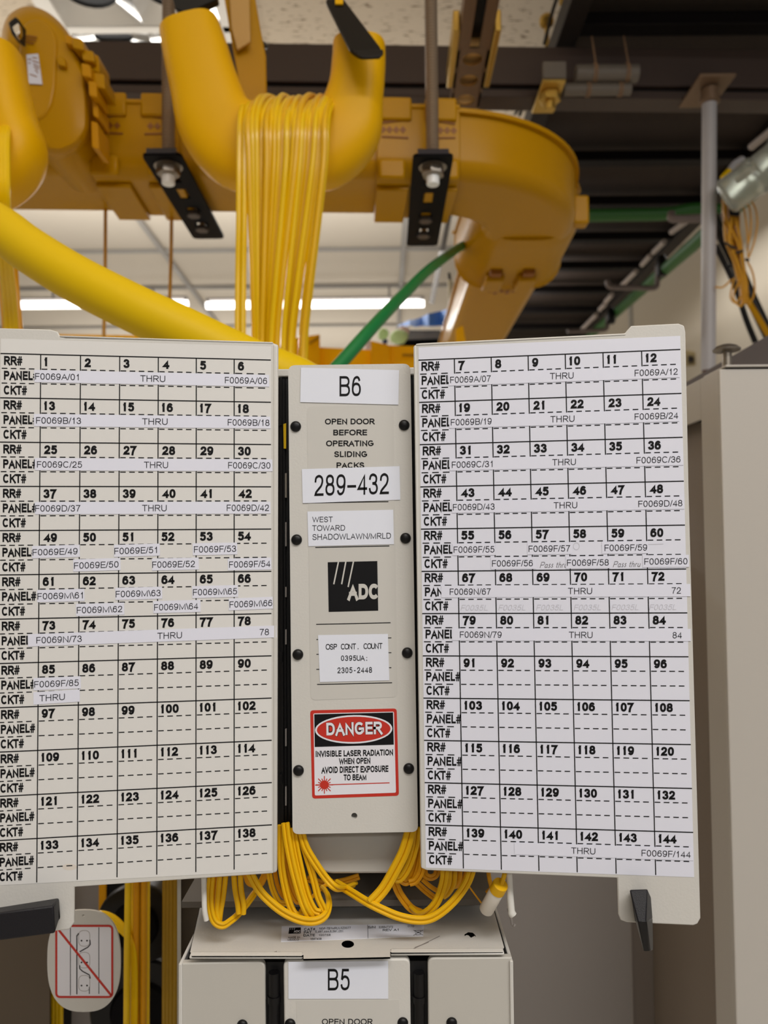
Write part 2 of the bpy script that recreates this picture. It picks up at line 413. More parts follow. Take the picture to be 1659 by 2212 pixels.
struct(MB().box((-5, -5, CH), (3.4, 2.9, CH + .08), 0).box((-5, 2.9, CH), (3.4, 7.6, CH + .08), 1).build('ceiling', [ceiling_material(), mat('plain_ceiling_tile', (196, 186, 170), .9, noise=.04)], smooth=0))
struct(MB().box((-5, -5, -.06), (3.4, 7.6, 0)).build('floor', mat('floor_tile', (206, 200, 190), .5, noise=.08), smooth=0))
struct(MB().box((1.52, 2.1, 0), (1.62, 7.6, CH)).build('wall_right', M_WALL, smooth=0))
struct(MB().box((-5, 7.5, 0), (1.52, 7.6, CH)).build('wall_back', mat('grey_wall_paint', (196, 188, 176), .8), smooth=0))
M_TBAR = mat('grey_ceiling_grid', (146, 141, 134), .6)
for i, z in enumerate((3.92, 4.49, 5.3, 6.2)):
    struct(MB().box((-4.5, z, CH - .012), (1.5, z + .035, CH - .001)).build('trim_%d' % (i + 1), M_TBAR, smooth=0))
for i, x in enumerate((-1.72, -1.11, .11)):
    struct(MB().box((x - .012, 2.6, CH - .016), (x + .012, 7.4, CH - .001)).build('trim_%d' % (i + 5), M_TBAR, smooth=0))
struct(MB().box((1.505, 4.72, 0), (1.52, 4.76, CH)).build('trim_8', mat('wall_seam', (178, 176, 170), .6), smooth=0))

# ceiling luminaire with mirrored reflector cups
f0 = P(170, 86, 2.34)
lum = thing('recessed_luminaire', 'white ceiling light with mirrored reflector cups and dark oval openings', 'ceiling light', (f0.x - .05, 2.1, CH - .03))
mb = MB(); zc = CH - .03
XA, XB = f0.x - .02, -.40
for (a, b) in ((2.285, 2.345), (2.175, 2.205), (1.86, 1.90)):
    mb.box((XA, a, zc), (XB, b, zc + .026))
mb.box((XA, 1.86, zc), (XA + .05, 2.345, zc + .026)); mb.box((XB - .05, 1.86, zc), (XB, 2.345, zc + .026))
mb.build('frame', M_WHITEP, lum, bevel=.003)
for (a, b, rr) in ((2.205, 2.285, .03), (1.90, 2.175, .085)):
    for k in range(2):
        xa = XA + .05 + k * (XB - XA - .1) / 2; xb = xa + (XB - XA - .1) / 2
        cx, cy = (xa + xb) / 2, (a + b) / 2; mb = MB(); n = 28; ringo, ringi, ringd = [], [], []
        sq = [(xa, a), (xb, a), (xb, b), (xa, b)]
        for j in range(n):
            t = 4 * j / n; e = int(t) % 4; u = t - int(t); p0, p1 = sq[e], sq[(e + 1) % 4]
            ex, ey = p0[0] + (p1[0] - p0[0]) * u, p0[1] + (p1[1] - p0[1]) * u
            an = math.atan2((ey - cy) / (b - a), (ex - cx) / (xb - xa))
            rx = min((xb - xa) * .36, rr * 1.9); ry = min((b - a) * .36, rr)
            ringo.append(Vector((ex, ey, zc + .004))); ringi.append(Vector((cx + rx * math.cos(an), cy + ry * math.sin(an), zc + .018)))
            ringd.append(Vector((cx + rx * .96 * math.cos(an), cy + ry * .96 * math.sin(an), zc + .024)))
        mb.add(ringo + ringi, [(j, (j + 1) % n, n + (j + 1) % n, n + j) for j in range(n)], 0)
        mb.add(ringi + ringd, [(j, (j + 1) % n, n + (j + 1) % n, n + j) for j in range(n)], 1)
        mb.add(ringd, [tuple(range(n))], 1)
        mb.build('reflector_cup', [M_CHROME, M_CAVITY], lum)

# far luminous strips
for (x0, x1, lb) in ((40, 405, 'lit fluorescent strip on the left of the far aisle, behind the thick yellow duct'), (446, 916, 'lit fluorescent strip on the right of the far aisle, crossed by the green cable')):
    a, b = P(x0, 655, 4.5), P(x1, 660, 4.5); zz = (a.z + b.z) / 2
    fx = thing('fluorescent_strip', lb, 'ceiling light', ((a.x + b.x) / 2, 4.5, zz), 'far fluorescent strips')
    MB().tube([(a.x, 4.5, zz), (b.x, 4.5, zz)], .022, 12).build('lamp_tube', M_LAMP, fx)
    mb = MB().box((a.x, 4.48, zz + .028), (b.x, 4.52, zz + .038))
    for xx in (a.x + .2, b.x - .2): mb.box((xx - .006, 4.494, zz + .036), (xx + .006, 4.506, CH - .002))
    for xx in (a.x + .01, b.x - .01): mb.box((xx - .008, 4.485, zz + .005), (xx + .008, 4.515, zz + .03))
    mb.build('housing', M_GREY, fx)

# ------------------------------------------------------------------ overhead steelwork
BZ = 1.5
b0, b1 = P(120, 90, BZ - .02), P(1659, 99, BZ + .03)
dirb = (b1 - b0).normalized(); dirb.z = 0; dirb.normalize(); nb = Vector((-dirb.y, dirb.x, 0))
cb = P(829, 96, BZ); top = cb.z
bm = thing('framing_channel', 'long dark brown steel channel running across below the ceiling', 'beam', (cb.x, cb.y, top - .1))
def bbar(z0, z1, d0, d1, m, nm):
    a = cb + dirb * -2.2; b = cb + dirb * .95; q = []
    for zz in (z0, z1):
        q += [Vector((a.x, a.y, zz)) + nb * d0, Vector((b.x, b.y, zz)) + nb * d0, Vector((b.x, b.y, zz)) + nb * d1, Vector((a.x, a.y, zz)) + nb * d1]
    return MB().hexa(q).build(nm, m, bm, bevel=.002)
bbar(top - .076, top, 0, .05, M_BEAM, 'upper_channel')
bbar(top - .086, top - .076, .012, .04, M_CAVITY, 'gap_shade_bar')  # near-black bar paints the dark gap between the two channels
bbar(top - .102, top - .086, 0, .05, M_BEAM, 'lower_channel')
BEAMBOT = top - .102
# perforated strut below the beam
hS = BEAMBOT - EYE - .012
s0, s1 = PH(1044, -60, hS), PH(1000, 216, hS)
st = thing('perforated_strut', 'bronze perforated strut channel with round holes passing under the brown channel', 'strut', (s1.x, s1.y, EYE + hS - .05))
d = (s1 - s0).normalized(); sd = Vector((d.y, -d.x, 0)); wS = .027
L = (s1 - s0).length
mb = MB()
def sbox(t0, t1, x0, x1, z0, z1, m=0):
    q = []
    for zz in (z0, z1):
        for (t, x) in ((t0, x0), (t1, x0), (t1, x1), (t0, x1)): q.append(Vector((s0.x, s0.y, EYE + hS + zz)) + d * t + sd * x)
    mb.hexa(q, m)
hl = .062; n = int(L / hl) + 2
sbox(-.3, L + .02, -wS, -wS + .004, -.03, 0); sbox(-.3, L + .02, wS - .004, wS, -.03, 0)
# bottom web with round holes: strips left and right, bridges, ring segments
hr = .0165
tH = (PH(1032, 66, hS) - s0).length
for k in range(0, n):
    tc_ = tH + k * hl
    if tc_ + hl > L + .02: break
    N = 20; out, inn = [], []
    for j in range(N):
        an = 2 * math.pi * j / N; c_, s_ = math.cos(an), math.sin(an); sc = 1 / max(abs(c_), abs(s_))
        out.append((tc_ + hl / 2 + c_ * sc * hl / 2, s_ * sc * wS)); inn.append((tc_ + hl / 2 + c_ * hr * 1.05, s_ * hr))
    for zz in (-.03, -.027):
        v = [Vector((s0.x, s0.y, EYE + hS + zz)) + d * t + sd * x for t, x in out + inn]
        mb.add(v, [(j, (j + 1) % N, N + (j + 1) % N, N + j) for j in range(N)])
    v = [Vector((s0.x, s0.y, EYE + hS + zz)) + d * t + sd * x for zz in (-.03, -.027) for t, x in inn]
    mb.add(v, [(j, (j + 1) % N, N + (j + 1) % N, N + j) for j in range(N)], 1)
mb.build('channel', [M_STRUT, M_GOLD], st)
mb = MB(); sbox(tH, L + .02, -wS + .004, wS - .004, -.016, -.013, 0); mb.build('backing_strip', mat('strut_inner_lit_tone', (255, 214, 138), .5), st)  # strip coloured bright to stand for the lit inside of the strut
mb = MB(); sbox(-.3, tH, -wS + .004, -.008, -.03, -.026); sbox(-.3, tH, .008, wS - .004, -.03, -.026); mb.build('slotted_web', M_STRUT, st)
mb = MB(); sbox(-.3, tH + .012, -wS + .004, wS - .004, -.006, -.003); mb.build('gap_shade_sheet', M_CAVITY, st)  # near-black sheet paints the shade inside the open channel
t1 = tH + .05
for sg in (-1, 1):
    mb = MB(); x0 = sg * (wS + .001); x1 = sg * (wS + .012)
    sbox(t1 - .10, t1 + .06, min(x0, x1), max(x0, x1), -.034, .002)
    mb.build('clamp_plate', M_GOLD, st, bevel=.002)

# cable ladder rack on the right
HR = BEAMBOT - EYE + .115
xl, xr = .365 * (HR / 1.0), 1.00 * HR
rk = thing('cable_ladder_rack', 'dark brown overhead ladder rack receding on the right above the brown channel', 'cable rack', (xl, 1.3, EYE + HR))
zr = EYE + HR
MB().box((xl - .01, .9, zr), (xl + .03, 4.3, zr + .05)).build('side_rail', M_DARK, rk, bevel=.002)
MB().box((xr - .03, .9, zr), (xr + .01, 4.3, zr + .05)).build('side_rail', M_DARK, rk, bevel=.002)
MB().box((xl, .9, zr + .052), (xr, 4.3, zr + .062)).build('cable_bed', mat('brown_cable_bed', (56, 46, 40), .7, spec=.2, noise=.25), rk)
for k in range(-1, 10):
    y = (1.49 + .272 * k) * HR
    MB().box((xl + .03, y, zr + .004), (xr - .03, y + .038, zr + .03)).build('rung', M_RUNG, rk, bevel=.002)
# clamps of the beam
def clamp(px, py, lab, grp, colm, w, bolt=True):
    c = P(px, py, BZ - .03); t = thing('beam_clamp', lab, 'clamp', (c.x, c.y, c.z), grp)
    MB().box((c.x - w, BZ - .06, c.z), (c.x + w, BZ + .05, c.z + .006)).build('clamp_plate', colm, t, bevel=.0015)
    if bolt:
        MB().box((c.x - w, BZ - .066, c.z + .004), (c.x + w, BZ - .058, c.z + .036)).build('clamp_lip', M_SLEEVE, t, bevel=.002)
        mb = MB(); mb.prism([(c.x + .021 * math.cos(a), BZ - .02 + .021 * math.sin(a), c.z - .016) for a in [math.pi * k / 3 for k in range(6)]], (0, 0, .016)); mb.build('nut', M_GOLD, t, bevel=.0015)
        MB().tube([(c.x, BZ - .02, c.z), (c.x, BZ - .02, c.z - .032)], .010, 12).build('bolt', M_GOLD, t)
    return c
clamp(1190, 196, 'gold zinc clamp with hanging bolt under the brown channel, left of the grey sleeves', 'beam clamps', M_GOLD, .022)
c2 = clamp(1537, 184, 'flat brown clamp under the brown channel, holding the grey vertical pole', 'beam clamps', M_STRUT, .034, False)
# grey vertical pole
pb = P(1530, 800, BZ); pt = Vector((c2.x, BZ - .02, c2.z - .001))
pole = thing('support_pole', 'grey vertical conduit pole between the brown channel and the cabinet top', 'pole', (pb.x, pb.y, pb.z))
MB().tube([pb, pt], .0135, 24).build('pipe', M_GPOLE, pole)
MB().lathe(pt - Vector((0, 0, .03)), (0, 0, 1), [(.013, 0), (.019, .002), (.019, .012), (.0165, .013), (.0165, .029)], 20).build('collar', M_STRUT, pole)
MB().tube([pb + Vector((0, 0, -.03)), pb + Vector((0, 0, .004))], .011, 16).build('threaded_end', mat('rusty_thread', (92, 58, 44), .6), pole)
# two grey sleeves tied along the channel
for (xa, ya, xb, yb, rr, zz, lab) in ((1243, 160, 1377, 160, .0168, BZ - .022, 'upper grey sleeve tied with twine along the brown channel'),
                                      (1218, 194, 1362, 194, .0115, BZ - .016, 'lower grey sleeve tied with twine along the brown channel')):
    a, b = P(xa, ya, zz), P(xb, yb, zz); b.z = a.z
    t = thing('cable_sleeve', lab, 'sleeve', a, 'tied grey sleeves')
    MB().tube([a, b], rr, 18).build('tube', M_SLEEVE, t)
    for u in (.3, .82) if rr > .015 else (.36, .84):
        c = a.lerp(b, u); mb = MB()
        for dx in (-.002, .0025):
            mb.tube([c + Vector((dx, 0, 0)) + Vector((0, math.cos(q), math.sin(q))) * (rr + .001) for q in [2 * math.pi * k / 16 for k in range(17)]], .0014, 6)
        if rr > .015: mb.tube([c + Vector((0, -rr - .001, 0)), Vector((c.x, BZ - .012, top + .004))], .0016, 6)
        mb.build('twine_tie', M_TWINE, t)
# vertical ceiling bracket between tiles and rack (upper right of the strut)
bk = thing('ceiling_bracket', 'gold zinc bracket with round nut hanging between ceiling tiles and dark rack', 'bracket', P(1210, 60, 1.75))
MB().hexa([P(1206, 66, 1.72), P(1226, 66, 1.72), P(1244, 10, 1.72), P(1212, 8, 1.72), P(1206, 66, 1.76), P(1226, 66, 1.76), P(1244, 10, 1.76), P(1212, 8, 1.76)]).build('plate', M_GOLD, bk, bevel=.002)
MB().hexa([P(1208, -60, 1.74), P(1222, -60, 1.74), P(1222, 12, 1.74), P(1208, 12, 1.74), P(1208, -60, 1.75), P(1222, -60, 1.75), P(1222, 12, 1.75), P(1208, 12, 1.75)]).build('strap', M_GOLD, bk)
MB().lathe(P(1180, 40, 1.74), (0, -.4, -1), [(.006, 0), (.016, .003), (.016, .014), (.008, .017)], 18).build('round_nut', M_GOLD, bk)
MB().tube([P(1180, 40, 1.745), P(1182, 100, 1.745)], .005, 10).build('stud', M_GOLD, bk)
tag(MB().tube(cat([P(1212, -30, 1.7), P(1192, 30, 1.7), P(1176, 95, 1.69)]), .004, 8).build('black_wire', M_BLACK), 'thin black wire beside the gold ceiling bracket, above the brown channel', 'wire')
w = thing('tied_wire', 'black wire with twisted tails hanging below the brown channel right of the raceway elbow', 'wire', P(1125, 240, 1.75))
MB().tube(cat([P(1142, 200, 1.72), P(1132, 225, 1.72), P(1122, 250, 1.74)]), .0035, 8).build('wire', M_BLACK, w)
MB().tube(cat([P(1112, 246, 1.74), P(1126, 232, 1.72), P(1140, 230, 1.72)]), .003, 8).build('tail', M_BLACK, w)
# ------------------------------------------------------------------ yellow fibre raceway
HB = .508                                   # height of the raceway floor above the eye
TH = math.radians(2.6); D1 = Vector((math.cos(TH), math.sin(TH), 0)); WT, HT = .148, .088
zt = EYE + HB
E0 = Vector((.088, 1.140, zt))              # centre line where the elbow starts
RC = .163
Zv = Vector((0, 0, 1))
def fr_at(c, t): return (Vector(c), Vector((t.y, -t.x, 0)), Zv)     # lateral axis points to the camera side
def uprof(w, h, t, r, lip=.006, g=0.0):
    a = w / 2
    out = [(a + lip, h), (a + lip, h - .006), (a, h - .006), (a, r)]
    out += [(a - r + r * math.cos(q), r - r * math.sin(q)) for q in [math.pi / 2 * k / 6 for k in range(1, 7)]]
    left = [(-x, y) for x, y in reversed(out)]
    out += left
    b = a - t; ri = max(r - t, .002)
    inn = [(-b, h), (-b, ri + t)] + [(-(b - ri + ri * math.cos(q)), t + ri - ri * math.sin(q)) for q in [math.pi / 2 * k / 6 for k in range(1, 7)]]
    inn += [(-x, y) for x, y in reversed(inn)]
    return [(x, y - g) for x, y in out + inn]
rw = thing('fibre_raceway', 'long orange yellow plastic cable raceway bending away at its right end', 'cable raceway', (0, 1.1, zt))
UP = uprof(WT, HT, .004, .022)
mb = MB(); mb.sweep([fr_at(E0 + D1 * s, D1) for s in (-1.5, -1.0, -.6, -.3, 0.0)], UP); mb.build('straight_channel', M_TRO, rw)
cen = E0 + Vector((-D1.y, D1.x, 0)) * RC
arc = []
for k in range(19):
    a = TH - math.pi / 2 + (math.pi / 2 - TH) * k / 18
    arc.append(fr_at(cen + Vector((math.cos(a), math.sin(a), 0)) * RC, Vector((-math.sin(a), math.cos(a), 0))))
mb = MB(); mb.sweep(arc, uprof(WT + .003, HT + .003, .004, .024, .007, .001)); mb.build('elbow', M_TRO, rw)
E1 = arc[-1][0]; D2 = Vector((0, 1, 0))
mb = MB(); mb.sweep([fr_at(E1 + D2 * s, D2) for s in (0, .5, 1.0, 1.6)], uprof(WT - .004, HT, .004, .022)); mb.build('receding_channel', M_TRO, rw)
# couplers with latches
def coupler(c, t, ln, nm='coupler', deep=.0):
    la = Vector((t.y, -t.x, 0)); mb = MB()
    w2, h2 = WT + .014, HT + .012
    mb.sweep([fr_at(c + t * s, t) for s in (-ln / 2, ln / 2)], uprof(w2, h2 + deep, .005, .028, .003, .006 + deep))
    o = mb.build(nm, M_TRO, rw, bevel=.0015)
    f = WT / 2 + .007
    def blk(s0_, s1_, y0, y1, d0, d1, m=0, mbx=None):
        q = []
        for zz in (y0, y1):
            for (s, x) in ((s0_, d0), (s1_, d0), (s1_, d1), (s0_, d1)): q.append(c + t * s + la * x + Zv * zz)
        (mbx or mb).hexa(q, m)
    for sg in (-1, 1):
        mb2 = MB(); blk(sg * ln * .08, sg * ln * .46, h2 - .030, h2 + .002, f - .003, f + .005, 0, mb2); mb2.build('latch_tab', M_TRO, o, bevel=.003)
        mb2 = MB()
        s0_, s1_ = sg * ln * .12, sg * ln * .44
        for u in (.2, .45, .7, .95):           # lattice moulded in the front
            p = c + t * (s0_ + (s1_ - s0_) * u) + la * (f - .0005) + Zv * (h2 - .042)
            mb2.prism([p + t * .0045, p + Zv * .005, p - t * .0045, p - Zv * .005], la * .0012)
        for zz in (-.033, -.052):
            q = [c + t * (s0_ + (s1_ - s0_) * u) + la * (f + .0002) + Zv * (h2 + zz + .006 * (1 - u) * (1 if zz > -.04 else -.2)) for u in (0, .25, .5, .75, 1)]
            mb2.tube(q, .0016, 6)
        mb2.build('moulded_lattice', M_TROD, o)
        mb2 = MB(); blk(sg * ln * .16, sg * ln * .48, -.012 - deep, .016, f - .003, f + .006, 0, mb2); mb2.build('lower_latch', M_TRO, o, bevel=.004)
        mb2 = MB()
        blk(sg * ln * .10, sg * ln * .50, -.013 - deep, -.006, -f + .02, f - .03, 0, mb2); mb2.build('floor_clip', M_TRO, o, bevel=.002)
    return o
coupler(E0 + D1 * (-.040), D1, .115)
coupler(E0 + D1 * (-.425), D1, .12)
# end coupler of the elbow, a wider shell with buckles seen from below
mb = MB()
def uneven(w, h, g): return uprof(w, h, .006, .058, .004, g)
mb.sweep([fr_at(E1 + D2 * s, D2) for s in (-.012, .02, .19, .20)], [uneven(WT + .014, HT + .012, .006), uneven(WT + .040, HT + .018, .010), uneven(WT + .050, HT + .020, .012), uneven(WT + .060, HT + .026, .018)])
ec = mb.build('end_coupler', M_TRO, rw, bevel=.001)
for x in (-.035, .025):
    c = E1 + D2 * .165 + Vector((x, 0, -.013))
    mb = MB().box((c.x - .017, c.y - .035, c.z - .014), (c.x + .017, c.y + .03, c.z + .002)); mb.build('buckle', M_TRO, ec, bevel=.004)
    mb = MB().box((c.x - .011, c.y - .055, c.z - .008), (c.x + .011, c.y - .035, c.z + .006)); mb.build('buckle', M_TROD, ec, bevel=.003)
c = E1 + Vector((WT / 2 + .014, -.002, HT * .5))
MB().box((c.x - .012, c.y - .008, c.z - .02), (c.x + .016, c.y + .02, c.z + .028)).build('latch_tab', M_TRO, ec, bevel=.004)
mb = MB(); c = E1 + D2 * .26 + Vector((0, 0, -.001))
for k in range(5): mb.box((c.x - .03 + k * .012, c.y, c.z - .0006), (c.x - .022 + k * .012, c.y + .014 + .01 * (k % 2), c.z))
mb.build('printed_mark', M_TROD, rw)

# ------------------------------------------------------------------ threaded rods with slotted straps
HSB = HB - .010
def strap(xf, zf, zb, w, lab, labr):
    x0 = P(xf, 320, zf).x; zs = EYE + HSB
    t = thing('slotted_support_strap', lab, 'strap', (x0, zf, zs), 'slotted black straps under the raceway')
    L_ = zb - zf; r = .009
    out = rpoly([(-w / 2, 0), (w / 2, 0), (w / 2, L_), (-w / 2, L_)], r, 5)
    slots = [(.052, .078), (.098, .128), (.160, .190), (.215, .245)]; slots = [(a * L_ / .28, b * L_ / .28) for a, b in slots]
    sw = .0068; mb = MB()
    # plate as bands so that the slots are real openings
    def outline(y):                     # half width at y inside rounded ends
        q = [abs(p[0]) for p in out if abs(p[1] - y) < 1e-9]
        return w / 2
    def band(y0, y1, xa, xb): mb.box((x0 + xa, zf + y0, zs - .004), (x0 + xb, zf + y1, zs))
    band(r, L_ - r, -w / 2, -sw); band(r, L_ - r, sw, w / 2)
    yy = r
    for a, b in slots + [(L_ - r, L_ - r)]:
        band(yy, a, -sw, sw); yy = b
    for (ya, yb, sgn) in ((0, r, 1), (L_ - r, L_, -1)):
        pts = [p for p in rpoly([(-w / 2, 0), (w / 2, 0), (w / 2, 2.5 * r), (-w / 2, 2.5 * r)], [r, r, 0, 0], 5) if p[1] <= r + 1e-9]
        pts = [(x, y if sgn > 0 else L_ - y) for x, y in pts]
        if sgn < 0: pts.reverse()
        mb.prism([(x0 + x, zf + y, zs - .004) for x, y in pts], (0, 0, .004))
    mb.build('plate', M_BLACKM, t)
    MB().prism([(x0 - w / 2 + .006, zf - .002, zs - .002), (x0 + w / 2 - .006, zf - .002, zs - .002), (x0 + w / 2 - .006, zf + .001, zs + .006), (x0 - w / 2 + .006, zf + .001, zs + .006)], (0, .002, 0)).build('turned_edge', mat('blue_black_edge', (34, 32, 44), .4), t)
    for a, b in slots[2:]:
        y = zf + (a + b) / 2
        mb = MB().prism([(x0 + .0105 * math.cos(q), y + .0105 * math.sin(q), zs - .011) for q in [math.pi * k / 3 for k in range(6)]], (0, 0, .007)); mb.build('bolt_head', mat('dull_bolt', (88, 82, 80), .45, metal=.6), t, bevel=.001)
        MB().tube([(x0, y, zs - .005), (x0, y, zs + .012)], .005, 10).build('bolt_shank', M_STEEL, t)
    # the rod that carries it
    xr_, yr_ = x0 + .001, zf + .030
    rd = thing('threaded_rod', labr, 'rod', (xr_, yr_, zs - .03), 'threaded hanger rods')
    path, rad = [], []; z = zs - .004
    mb = MB(); pitch = .0042; nz = int((CH - z) / (pitch / 2)); rr = []
    for k in range(nz): rr.append((.0088 if k % 2 else .0076, k * pitch / 2))
    mb.lathe((xr_, yr_, z), (0, 0, 1), rr, 14); mb.build('threaded_shaft', M_ROD, rd, smooth=0)
    MB().lathe((xr_, yr_, zs - .028), (0, 0, 1), [(.0075, 0), (.0085, .001), (.0085, .024)], 14).build('rod_end', M_BRIGHT, rd)
    mb = MB().prism([(xr_ + .0155 * math.cos(q), yr_ + .0155 * math.sin(q), zs - .016) for q in [math.pi * k / 3 + .3 for k in range(6)]], (0, 0, .0115)); mb.build('lower_nut', M_STEEL, rd, bevel=.0015)
    MB().lathe((xr_, yr_, zs - .0048), (0, 0, 1), [(.0185, 0), (.0185, .0008)], 24).build('washer', M_STEEL, rd)
    mb = MB().prism([(xr_ + .0165 * math.cos(q), yr_ + .0165 * math.sin(q), zs) for q in [math.pi * k / 3 for k in range(6)]], (0, 0, .014)); mb.build('upper_nut', M_ROD, rd, bevel=.0015)
strap(348, .978, 1.252, .050, 'slotted black strap under the raceway at the lower end of the left threaded rod', 'threaded steel rod left of the yellow cable saddle, carrying the left slotted strap')
strap(936, .986, 1.290, .052, 'slotted black support strap under the raceway on the right, near the elbow', 'threaded steel rod right of the yellow cable saddle, carrying the right slotted strap')

# ------------------------------------------------------------------ curved yellow cable saddles
def saddle(ctrl, Z, dep, nm_parent, part='curved_trough', th=.003, a0=-48, a1=228):
    """ctrl: (px, py, half width px); convex side faces the aisle"""
    pts = [P(x, y, Z) for x, y, w in ctrl]; cc = cat(pts, 6)
    wid = cat([(w * Z / FPX, 0, 0) for x, y, w in ctrl], 6)
    fr, pr = [], []
    for i, c in enumerate(cc):
        t = (cc[min(i + 1, len(cc) - 1)] - cc[max(i - 1, 0)]).normalized()
        n = Vector((-t.z, 0, t.x)).normalized(); fr.append((c, n, Vector((0, -1, 0))))
        w = wid[i].x; K = 26; an = [math.radians(a0 + (a1 - a0) * k / K) for k in range(K + 1)]
        sq = lambda v, e: math.copysign(abs(v) ** e, v)
        pr.append([(w * sq(math.cos(q), .62), dep * sq(math.sin(q), .8)) for q in an] + [((w - th) * sq(math.cos(q), .62), (dep - th) * sq(math.sin(q), .8)) for q in reversed(an)])
    mb = MB(); mb.sweep(fr, pr); return mb.build(part, M_YEL, nm_parent)
ZS = .90
sd_ = thing('cable_saddle', 'large yellow U-shaped saddle with many fibre cables draped over it', 'cable saddle', P(620, 405, ZS))
saddle([(411, 64, 66), (423, 110, 71), (444, 190, 76), (470, 268, 86), (520, 316, 94), (575, 322, 90), (640, 322, 90), (700, 314, 92), (748, 278, 78), (768, 205, 62), (775, 140, 59), (776, 104, 58)], ZS, .032, sd_)
# flat side plate that continues upwards behind the left arm
mb = MB()
q = [(478, -40), (545, -40), (562, 60), (574, 120), (576, 214), (540, 226), (520, 200), (500, 90)]
mb.prism([P(x, y, .955 if i in (0, 6, 7) else .965) for i, (x, y) in enumerate(q)], (0, .006, 0)); mb.build('side_plate', M_TRO, sd_, bevel=.0015)
mb = MB(); mb.prism([P(x, y, .948) for x, y in [(494, -30), (538, -30), (541, 90), (512, 108), (500, 60)]], (0, .004, 0)); mb.build('frosted_insert', mat('tan_translucent', (196, 152, 78), .35), sd_, bevel=.001)
mb = MB(); mb.hexa([P(552, 78, .97), P(574, 96, .97), P(570, 108, .97), P(552, 104, .97), P(552, 78, 1.0), P(582, 96, 1.0), P(580, 106, 1.0), P(552, 104, 1.0)]); mb.build('black_clip', M_BLACK, sd_, bevel=.002)
mb = MB(); mb.prism([P(x, y, .90) for x, y in rpoly([(366, -30), (466, -30), (470, -2), (402, 30), (378, 18)], 4)], (0, .012, 0)); mb.build('black_end_plug', M_BLACK, sd_, bevel=.002)
# black bar clipped over the right arm
bar = thing('black_retainer_bar', 'glossy black rounded bar slanting across the top of the yellow saddle right arm', 'retainer bar', P(770, 120, .85))
pl = Plane(P(765, 60, .845), Vector((0, -1, .35)))
op = rpoly([(700, -4), (742, -4), (824, 104), (824, 120), (776, 122), (756, 108)], [12, 6, 10, 8, 16, 8])
MB().slab(op, pl, -.005, 0).build('bar', mat('gloss_black', (7, 6, 7), .2, spec=.3), bar, bevel=.0015)
mb = MB(); mb.slab(rpoly([(762, 108), (828, 106), (828, 119), (806, 124), (778, 124)], [5, 4, 6, 8, 8]), pl, .0005, .0025); mb.build('end_cap', M_BLACK, bar, bevel=.001)
MB().slab([(724, -12), (741, -12), (741, 8), (724, 8)], pl, .0003, .002).build('yellow_tab', M_YEL, bar)
sl = thing('cable_saddle', 'yellow saddle arm cut off by the left picture edge', 'cable saddle', P(20, 425, .80))
saddle([(-22, 124, 66), (-12, 180, 68), (8, 270, 70), (22, 330, 74), (-6, 372, 72), (-60, 396, 70), (-120, 400, 70)], .80, .032, sl)
# ------------------------------------------------------------------ junction fitting, upper left
jf = thing('raceway_junction', 'amber domed raceway junction with latches and paper sticker at the upper left', 'raceway fitting', P(120, 345, 1.0))
ol = [(2, 70), (16, 30), (58, 9), (100, 22), (138, 54), (166, 100), (190, 150), (197, 230), (196, 296), (172, 328), (130, 346), (95, 338), (50, 300), (2, 290)]
mb = MB(); K = 5; pr = rpoly(ol, 26, 4); cx_, cy_ = 100, 180
rings = []
for k in range(K + 1):
    a = math.pi / 2 * k / K; sc = .80 + .20 * math.sin(a); rings.append([P(cx_ + (x - cx_) * sc, cy_ + (y - cy_) * sc, .965 + .035 * (1 - math.cos(a))) for x, y in pr])
n = len(pr)
rings.append([p + Vector((0, .10, 0)) for p in rings[-1]])
v = [p for r_ in rings for p in r_]
mb.add(v, [(i * n + j, i * n + (j + 1) % n, (i + 1) * n + (j + 1) % n, (i + 1) * n + j) for i in range(len(rings) - 1) for j in range(n)] + [tuple(range(n - 1, -1, -1))])
mb.build('dome_shell', M_TRO, jf)
mb = MB(); cv = rpoly([(40, 80), (52, 46), (84, 37), (112, 56), (123, 84), (119, 190), (109, 236), (82, 262), (40, 250)], 16, 4)
mb.prism([P(x, y, .962) for x, y in cv], (0, .012, 0)); cvo = mb.build('inner_cover', mat('amber_cover', (190, 138, 2), .3, spec=.25), jf, bevel=.003)
plj = Plane(P(75, 150, .9605), Vector((0, -1, 0)))
mb = MB(); mb.slab([(57, 118), (82, 116), (91, 182), (62, 180)], plj, -.001, .0006, 0)
for (x0, y0, x1, y1) in ((60, 128, 68, 128), (61, 136, 66, 136), (70, 124, 80, 126), (70, 131, 84, 136), (72, 138, 85, 145), (73, 144, 84, 150), (76, 150, 82, 158), (64, 160, 80, 166)):
    mb.line(x0, y0, x1, y1, 2.2, plj.at, .0008, 1)
mb.build('sticker', [M_TAPE, M_TROD], jf)
mb = MB()
for k, ln in enumerate((26, 24, 20)): mb.line(54, 76 + 7 * k, 54 + ln, 80 + 7 * k, 3, plj.at, .0004, 0)
mb.build('faint_stamp', [M_TROD], jf)
